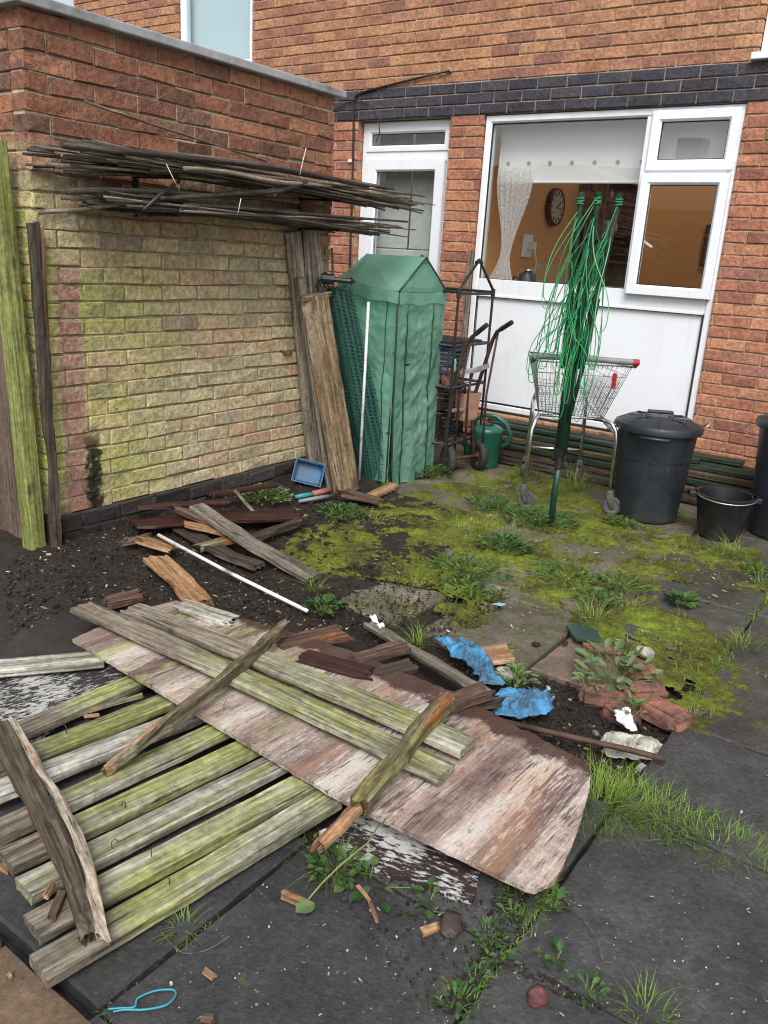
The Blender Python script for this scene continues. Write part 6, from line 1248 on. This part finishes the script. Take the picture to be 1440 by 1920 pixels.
tuft('sparse grass tuft against the outhouse plinth above the maroon board', 385, 915, 40, .14, .05); tuft('grass tuft at the right edge in front of the second bin', 1425, 1095, 60, .07, .05); tuft('grass tuft in the right hand slab joint', 1395, 1215, 110, .09, .06, dry=.35); tuft('pale grass tuft at the upper left of the mossy slabs', 845, 1080, 70, .08, .10, dry=.45); tuft('mossy grass in the joint under the plywood corner', 985, 1690, 150, .06, .05); tuft('short grass in the slab joint at the bottom right', 1210, 1905, 60, .06, .05); tuft('thin grass beside the nearest slat', 345, 1745, 40, .06, .03); tuft('dead grass clump in the moss above the loose bricks', 1180, 1145, 60, .08, .07, dry=.7); tuft('grass by the yellow stem under the plywood', 625, 1630, 70, .08, .05)
tuft('orange dry stalks beside the lower right brick', 1300, 1345, 26, .06, .02, dry=1.0, cat='dry grass', name='dry_grass')
def leaf(m, p, d, L, w, roll_=0., lob=3):
    d = d.normalized(); s = d.cross(Vector((0, 0, 1)));
    if s.length < .1: s = Vector((1, 0, 0))
    s.normalize(); nn = s.cross(d); s = s*math.cos(roll_)+nn*math.sin(roll_); nn = s.cross(d)
    prof = [(0, .08), (.18, .62), (.3, .45), (.48, 1.), (.6, .62), (.78, .7), (.86, .4), (1, 0)] if lob == 3 else [(0, .1), (.25, .8), (.55, 1), (.8, .65), (1, 0)]
    ce = [p+d*(L*t)+nn*(-.10*L*t*t) for t, _ in prof]; lf = [ce[i]+s*(w*.5*k)+nn*(.12*w*k) for i, (_, k) in enumerate(prof)]; rt_ = [ce[i]-s*(w*.5*k)+nn*(.12*w*k) for i, (_, k) in enumerate(prof)]
    n = len(prof); m.add(ce+lf+rt_, [f for i in range(n-1) for f in ((i, i+1, n+i+1, n+i), (i+1, i, 2*n+i, 2*n+i+1))])
def weed(label, px, py, n, R_, h, lsz, sx=1, mat='leaf', name='weed', lob=3, stems=True, zb_=-.01):
    c = gs(px, py, zb_); t_ = thing(name, label, 'weed', c); m, ms = MB(), MB()
    for i in range(n):
        a, r_ = rg.uniform(0, 6.283), R_*rg.random()**.6; tip = c+Vector((r_*math.cos(a)*sx, r_*math.sin(a), h*(.25+.75*rg.random())*(1-.5*r_/R_)+.012))
        d = Vector((math.cos(a+rg.uniform(-.7, .7)), math.sin(a+rg.uniform(-.7, .7)), rg.uniform(-.1, .75)))
        leaf(m, tip, d, lsz*rg.uniform(.6, 1.25), lsz*rg.uniform(.45, .8), rg.uniform(-.5, .5), lob)
        if stems and i % 2 == 0: ms.tube([c+Vector((r_*.35*math.cos(a)*sx, r_*.35*math.sin(a), 0)), tip], .0012, 4)
    m.build('leaves', mat, t_); 
    if ms.v: ms.build('stems', 'grass', t_)
tuft('thin grass shoots among the weeds by the airer pole', 975, 995, 70, .09, .12, dry=.4, sx=1.4); tuft('thin grass shoots in the moss left of the pole', 870, 1000, 70, .08, .14, dry=.4, sx=1.4); tuft('thin dry shoots on the moss below the netting roll', 690, 985, 60, .08, .12, dry=.5); weed('low leafy weed patch around the foot of the airer pole', 1015, 985, 330, .17, .08, .032, 1.3); weed('low weed patch left of the trolley wheel', 930, 955, 260, .16, .06, .028, 1.4); weed('leafy weed in the moss left of the airer pole', 945, 1030, 200, .12, .07, .035, 1.2); weed('weeds growing round the foot of the greenhouse', 800, 893, 230, .14, .10, .036, 1.2)
weed('fresh green weed patch in the soil left of the blue tray', 500, 940, 260, .14, .09, .028, 1.0, 'leaf_pale'); weed('weed patch in the soil in front of the garden trowel', 640, 968, 200, .13, .05, .028, 1.2); weed('lobed leafy weed growing among the loose bricks', 1150, 1275, 56, .12, .12, .052, 1.1, 'leaf_pale'); weed('small lobed weed in front of the loose bricks', 1180, 1345, 18, .05, .07, .036, mat='leaf_pale'); weed('lobed weed left of the loose bricks', 1100, 1292, 18, .045, .05, .036, mat='leaf_pale')
weed('leafy weed at the end of the white tube', 605, 1148, 60, .06, .05, .04); weed('dandelion rosette in the slab joint at the right', 1275, 1132, 40, .05, .03, .055, lob=5); weed('weed in the moss behind the slate tile', 880, 1075, 160, .15, .05, .03, 1.4); weed('weed beside the front trolley wheel', 1165, 985, 70, .09, .04, .03, 1.3); weed('weed at the foot of the big dustbin', 1250, 972, 70, .08, .05, .032, 1.3)
weed('broad green leaves growing out under the flaking painted board', 690, 1655, 16, .08, .025, .034, 1.5, lob=5); weed('broad leaves beside the dark brown shard', 800, 1700, 14, .06, .02, .03, 1.5, lob=5); weed('weeds in the slab joint left of the long stalk', 915, 1765, 34, .04, .025, .016); weed('weeds in the slab joint at the bottom edge', 855, 1885, 34, .045, .025, .018); weed('blue green weed at the right of the plywood corner', 1035, 1705, 9, .025, .025, .034); weed('blue green weed in the front slab joint', 1043, 1805, 9, .03, .025, .032)
weed('low weeds at the edge of the bright moss', 1060, 1085, 120, .14, .03, .028, 1.3); weed('low weeds right of the grey slab', 1120, 1130, 120, .10, .04, .03); weed('small weeds under the grey slab near the label', 880, 1110, 100, .12, .03, .026, 1.3); weed('weeds along the joint of the right slabs', 1165, 1100, 80, .1, .03, .028, 1.5); weed('weeds against the plywood by the lower blue cloth', 965, 1285, 70, .07, .07, .03, mat='leaf_pale'); weed('tiny weed patch right of the bucket', 1420, 1075, 60, .08, .03, .028)
leaf_l = thing('fallen_leaf', 'round green fallen leaf on the front slab under the orange chip', 'leaf', g(565, 1702)); m = MB(); leaf(m, g(555, 1710, .01), Vector((.3, .9, .1)), .05, .05, lob=5); m.build('blade', 'leaf_pale', leaf_l)

weed('small weeds in the slab joint below the plywood corner', 965, 1725, 22, .035, .02, .016); weed('small weeds halfway down the front slab joint', 935, 1805, 22, .035, .02, .016); weed('small weeds low in the front slab joint', 893, 1842, 22, .035, .02, .016); weed('tiny weeds beside the orange split end of the thick batten', 625, 1640, 40, .06, .03, .026, lob=5); weed('tiny dark weeds left of the small grass at the bottom right', 1100, 1865, 20, .03, .02, .022)
# uncountable ground cover: short grass in joints, moss fuzz, chips, grit, clods
m = MB()
for x, y, z, d in mpts:
    if rg.random() < .42: blade(m, Vector((x+rg.uniform(-.006, .006), y+rg.uniform(-.006, .006), z-.003)), rg.uniform(.008, .022), rg.uniform(.2, 1.3), rg.uniform(0, 6.28), rg.uniform(.002, .004), 1)
tag(m.build('moss_fuzz', 'moss'), 'short mossy fuzz and shoots on the green cushions', 'moss', kind='stuff')
m = MB(); m2 = MB()
def joint(xa, ya, xb, yb, dens, h=.035, wdt=.012):
    L = math.hypot(xb-xa, yb-ya)
    for i in range(int(L*dens)):
        f = rg.random(); x, y = xa+(xb-xa)*f+rg.gauss(0, wdt), ya+(yb-ya)*f+rg.gauss(0, wdt)
        if nz((x, y, 0), 4.5, 9) > -.08: blade(m, Vector((x, y, -.015)), h*rg.uniform(.4, 1.3), rg.uniform(.3, 1.4), rg.uniform(0, 6.28), rg.uniform(.002, .004), 2)
joint(-.555, 2.045, .3, 2.045, 520, .045, .018); joint(-.555, 1.0, -.555, 1.62, 700, .03, .014); joint(-.555, 2.6, -.555, 4.2, 330, .04); joint(-.555, 1.385, .2, 1.385, 160, .02); joint(-1.125, .75, -1.125, 1.5, 160, .02); joint(-.555, 2.62, .1, 2.62, 120, .02); joint(-1.1, 3.2, 0, 3.2, 260, .035, .03); joint(-1.1, 3.8, 0, 3.8, 260, .03, .03); joint(-1.125, 3.0, -1.125, 4.3, 240, .03, .03); joint(-.555, .5, -.5, 1.1, 300, .03); joint(-1.1, .745, .1, .745, 60, .02)
for i in range(2600):
    x, y = rg.uniform(-2.6, -.4), rg.uniform(2.7, 5.3)
    if moss_d(x, y) > rg.uniform(-.15, .15) and nz((x, y, 0), 2.6, 12) > 0: blade(m, Vector((x, y, .0)), rg.uniform(.02, .06), rg.uniform(.4, 1.5), rg.uniform(0, 6.28), rg.uniform(.002, .0035), 2)
tag(m.build('grass', 'grass'), 'short grass blades in the slab joints and over the moss', 'grass', kind='stuff')
def litter(name, label, mat, n, L, reg, z0=.0, soil=True, cat='litter', asp=.3, th=.25):
    m = MB()
    for i in range(n):
        px, py = reg(); p = g(px, py)
        if not(-3.6 < p.x < .9 and .35 < p.y < 5.6): continue
        zz = soil_h(p.x, p.y) if soil else z0; a = rg.uniform(0, 6.28); l = L*rg.uniform(.35, 1.5)*(1 if rg.random() < .9 else 1.8); w = l*asp*rg.uniform(.5, 1.4); d = Vector((math.cos(a), math.sin(a), rg.uniform(-.15, .25))); s = Vector((-d.y, d.x, rg.uniform(-.3, .3))); u = Vector((0, 0, w*th)); c = Vector((p.x, p.y, zz+w*th*.6))
        vs = [c+d*l*.5*q0_+s*w*.5*q1_*rg.uniform(.6, 1.2)+u*q2_ for q2_ in (-.5, .5) for (q0_, q1_) in ((-1, -.5), (.6, -1), (1, .3), (-.5, 1))]
        m.add(vs, [(0, 1, 2, 3), (7, 6, 5, 4), (0, 4, 5, 1), (1, 5, 6, 2), (2, 6, 7, 3), (3, 7, 4, 0)])
    tag(m.build(name, mat), label, cat, kind='stuff')
def rpoly(P_):
    xs = [p[0] for p in P_]; ys = [p[1] for p in P_]
    V = [Vector((x, y)) for x, y in P_]
    def f():
        while True:
            x, y = rg.uniform(min(xs), max(xs)), rg.uniform(min(ys), max(ys))
            if inpoly(x, y, V): return x, y
    return f
SOILP = [(130, 1010), (300, 960), (560, 900), (700, 950), (620, 1010), (600, 1080), (700, 1160), (560, 1200), (420, 1140), (200, 1120), (20, 1180), (0, 1090)]
PITP = [(900, 1280), (1080, 1240), (1290, 1330), (1250, 1450), (1110, 1450), (930, 1340)]
FRP = [(420, 1700), (600, 1600), (960, 1690), (1440, 1450), (1440, 1920), (260, 1920)]
litter('wood_chips', 'pale wood splinters scattered over the dark soil', 'chip', 900, .014, rpoly(SOILP), cat='wood chips'); litter('soil_clods', 'crumbs and clods of dark soil', 'soilclod', 5200, .009, rpoly(SOILP), cat='soil crumbs', asp=.8, th=.7); litter('pit_rubble', 'rubble of stone chips and dry leaves in the hollow by the rod', 'grit', 110, .012, rpoly(PITP), cat='rubble', asp=.7, th=.5); litter('pit_crumbs', 'dark soil crumbs in the hollow', 'soilclod', 3000, .008, rpoly(PITP), cat='soil crumbs', asp=.8, th=.7)
litter('slab_chips', 'tiny pale splinters and grit on the front slabs', 'chip', 130, .007, rpoly(FRP), .002, False, 'wood chips'); litter('slab_grit', 'tiny white grit on the front slabs', 'grit', 150, .003, rpoly(FRP), .002, False, 'grit', .8, .7); litter('slab_crumbs', 'dark soil crumbs near the slab joints', 'soilclod', 420, .0045, rpoly([(560, 1590), (900, 1690), (980, 1700), (900, 1900), (800, 1900), (640, 1700)]), .002, False, 'soil crumbs', .8, .7)
litter('far_chips', 'pale chips and dead bits on the mossy slabs', 'chip', 420, .012, rpoly([(560, 1010), (860, 900), (1300, 1000), (1430, 1100), (1300, 1220), (1080, 1200), (800, 1190), (640, 1120)]), .012, False, 'wood chips', .3); litter('far_crumbs', 'dark soil crumbs over the brown slabs', 'soilclod', 1500, .008, rpoly([(600, 1060), (820, 1040), (960, 1130), (830, 1200), (930, 1300), (700, 1220), (620, 1140)]), .0, False, 'soil crumbs', .8, .6)
litter('joint_dirt', 'brown dirt crumbs packed in the front slab joints', 'soilclod', 900, .0045, rpoly([(930, 1640), (1000, 1660), (960, 1800), (1140, 1890), (1120, 1905), (930, 1810), (850, 1905), (810, 1900), (910, 1770)]), .002, False, 'dirt', .8, .7); litter('rotten_crumbs', 'red brown rotten crumbs around the plywood edge', 'chip', 10, .01, rpoly(PITP), cat='wood chips')
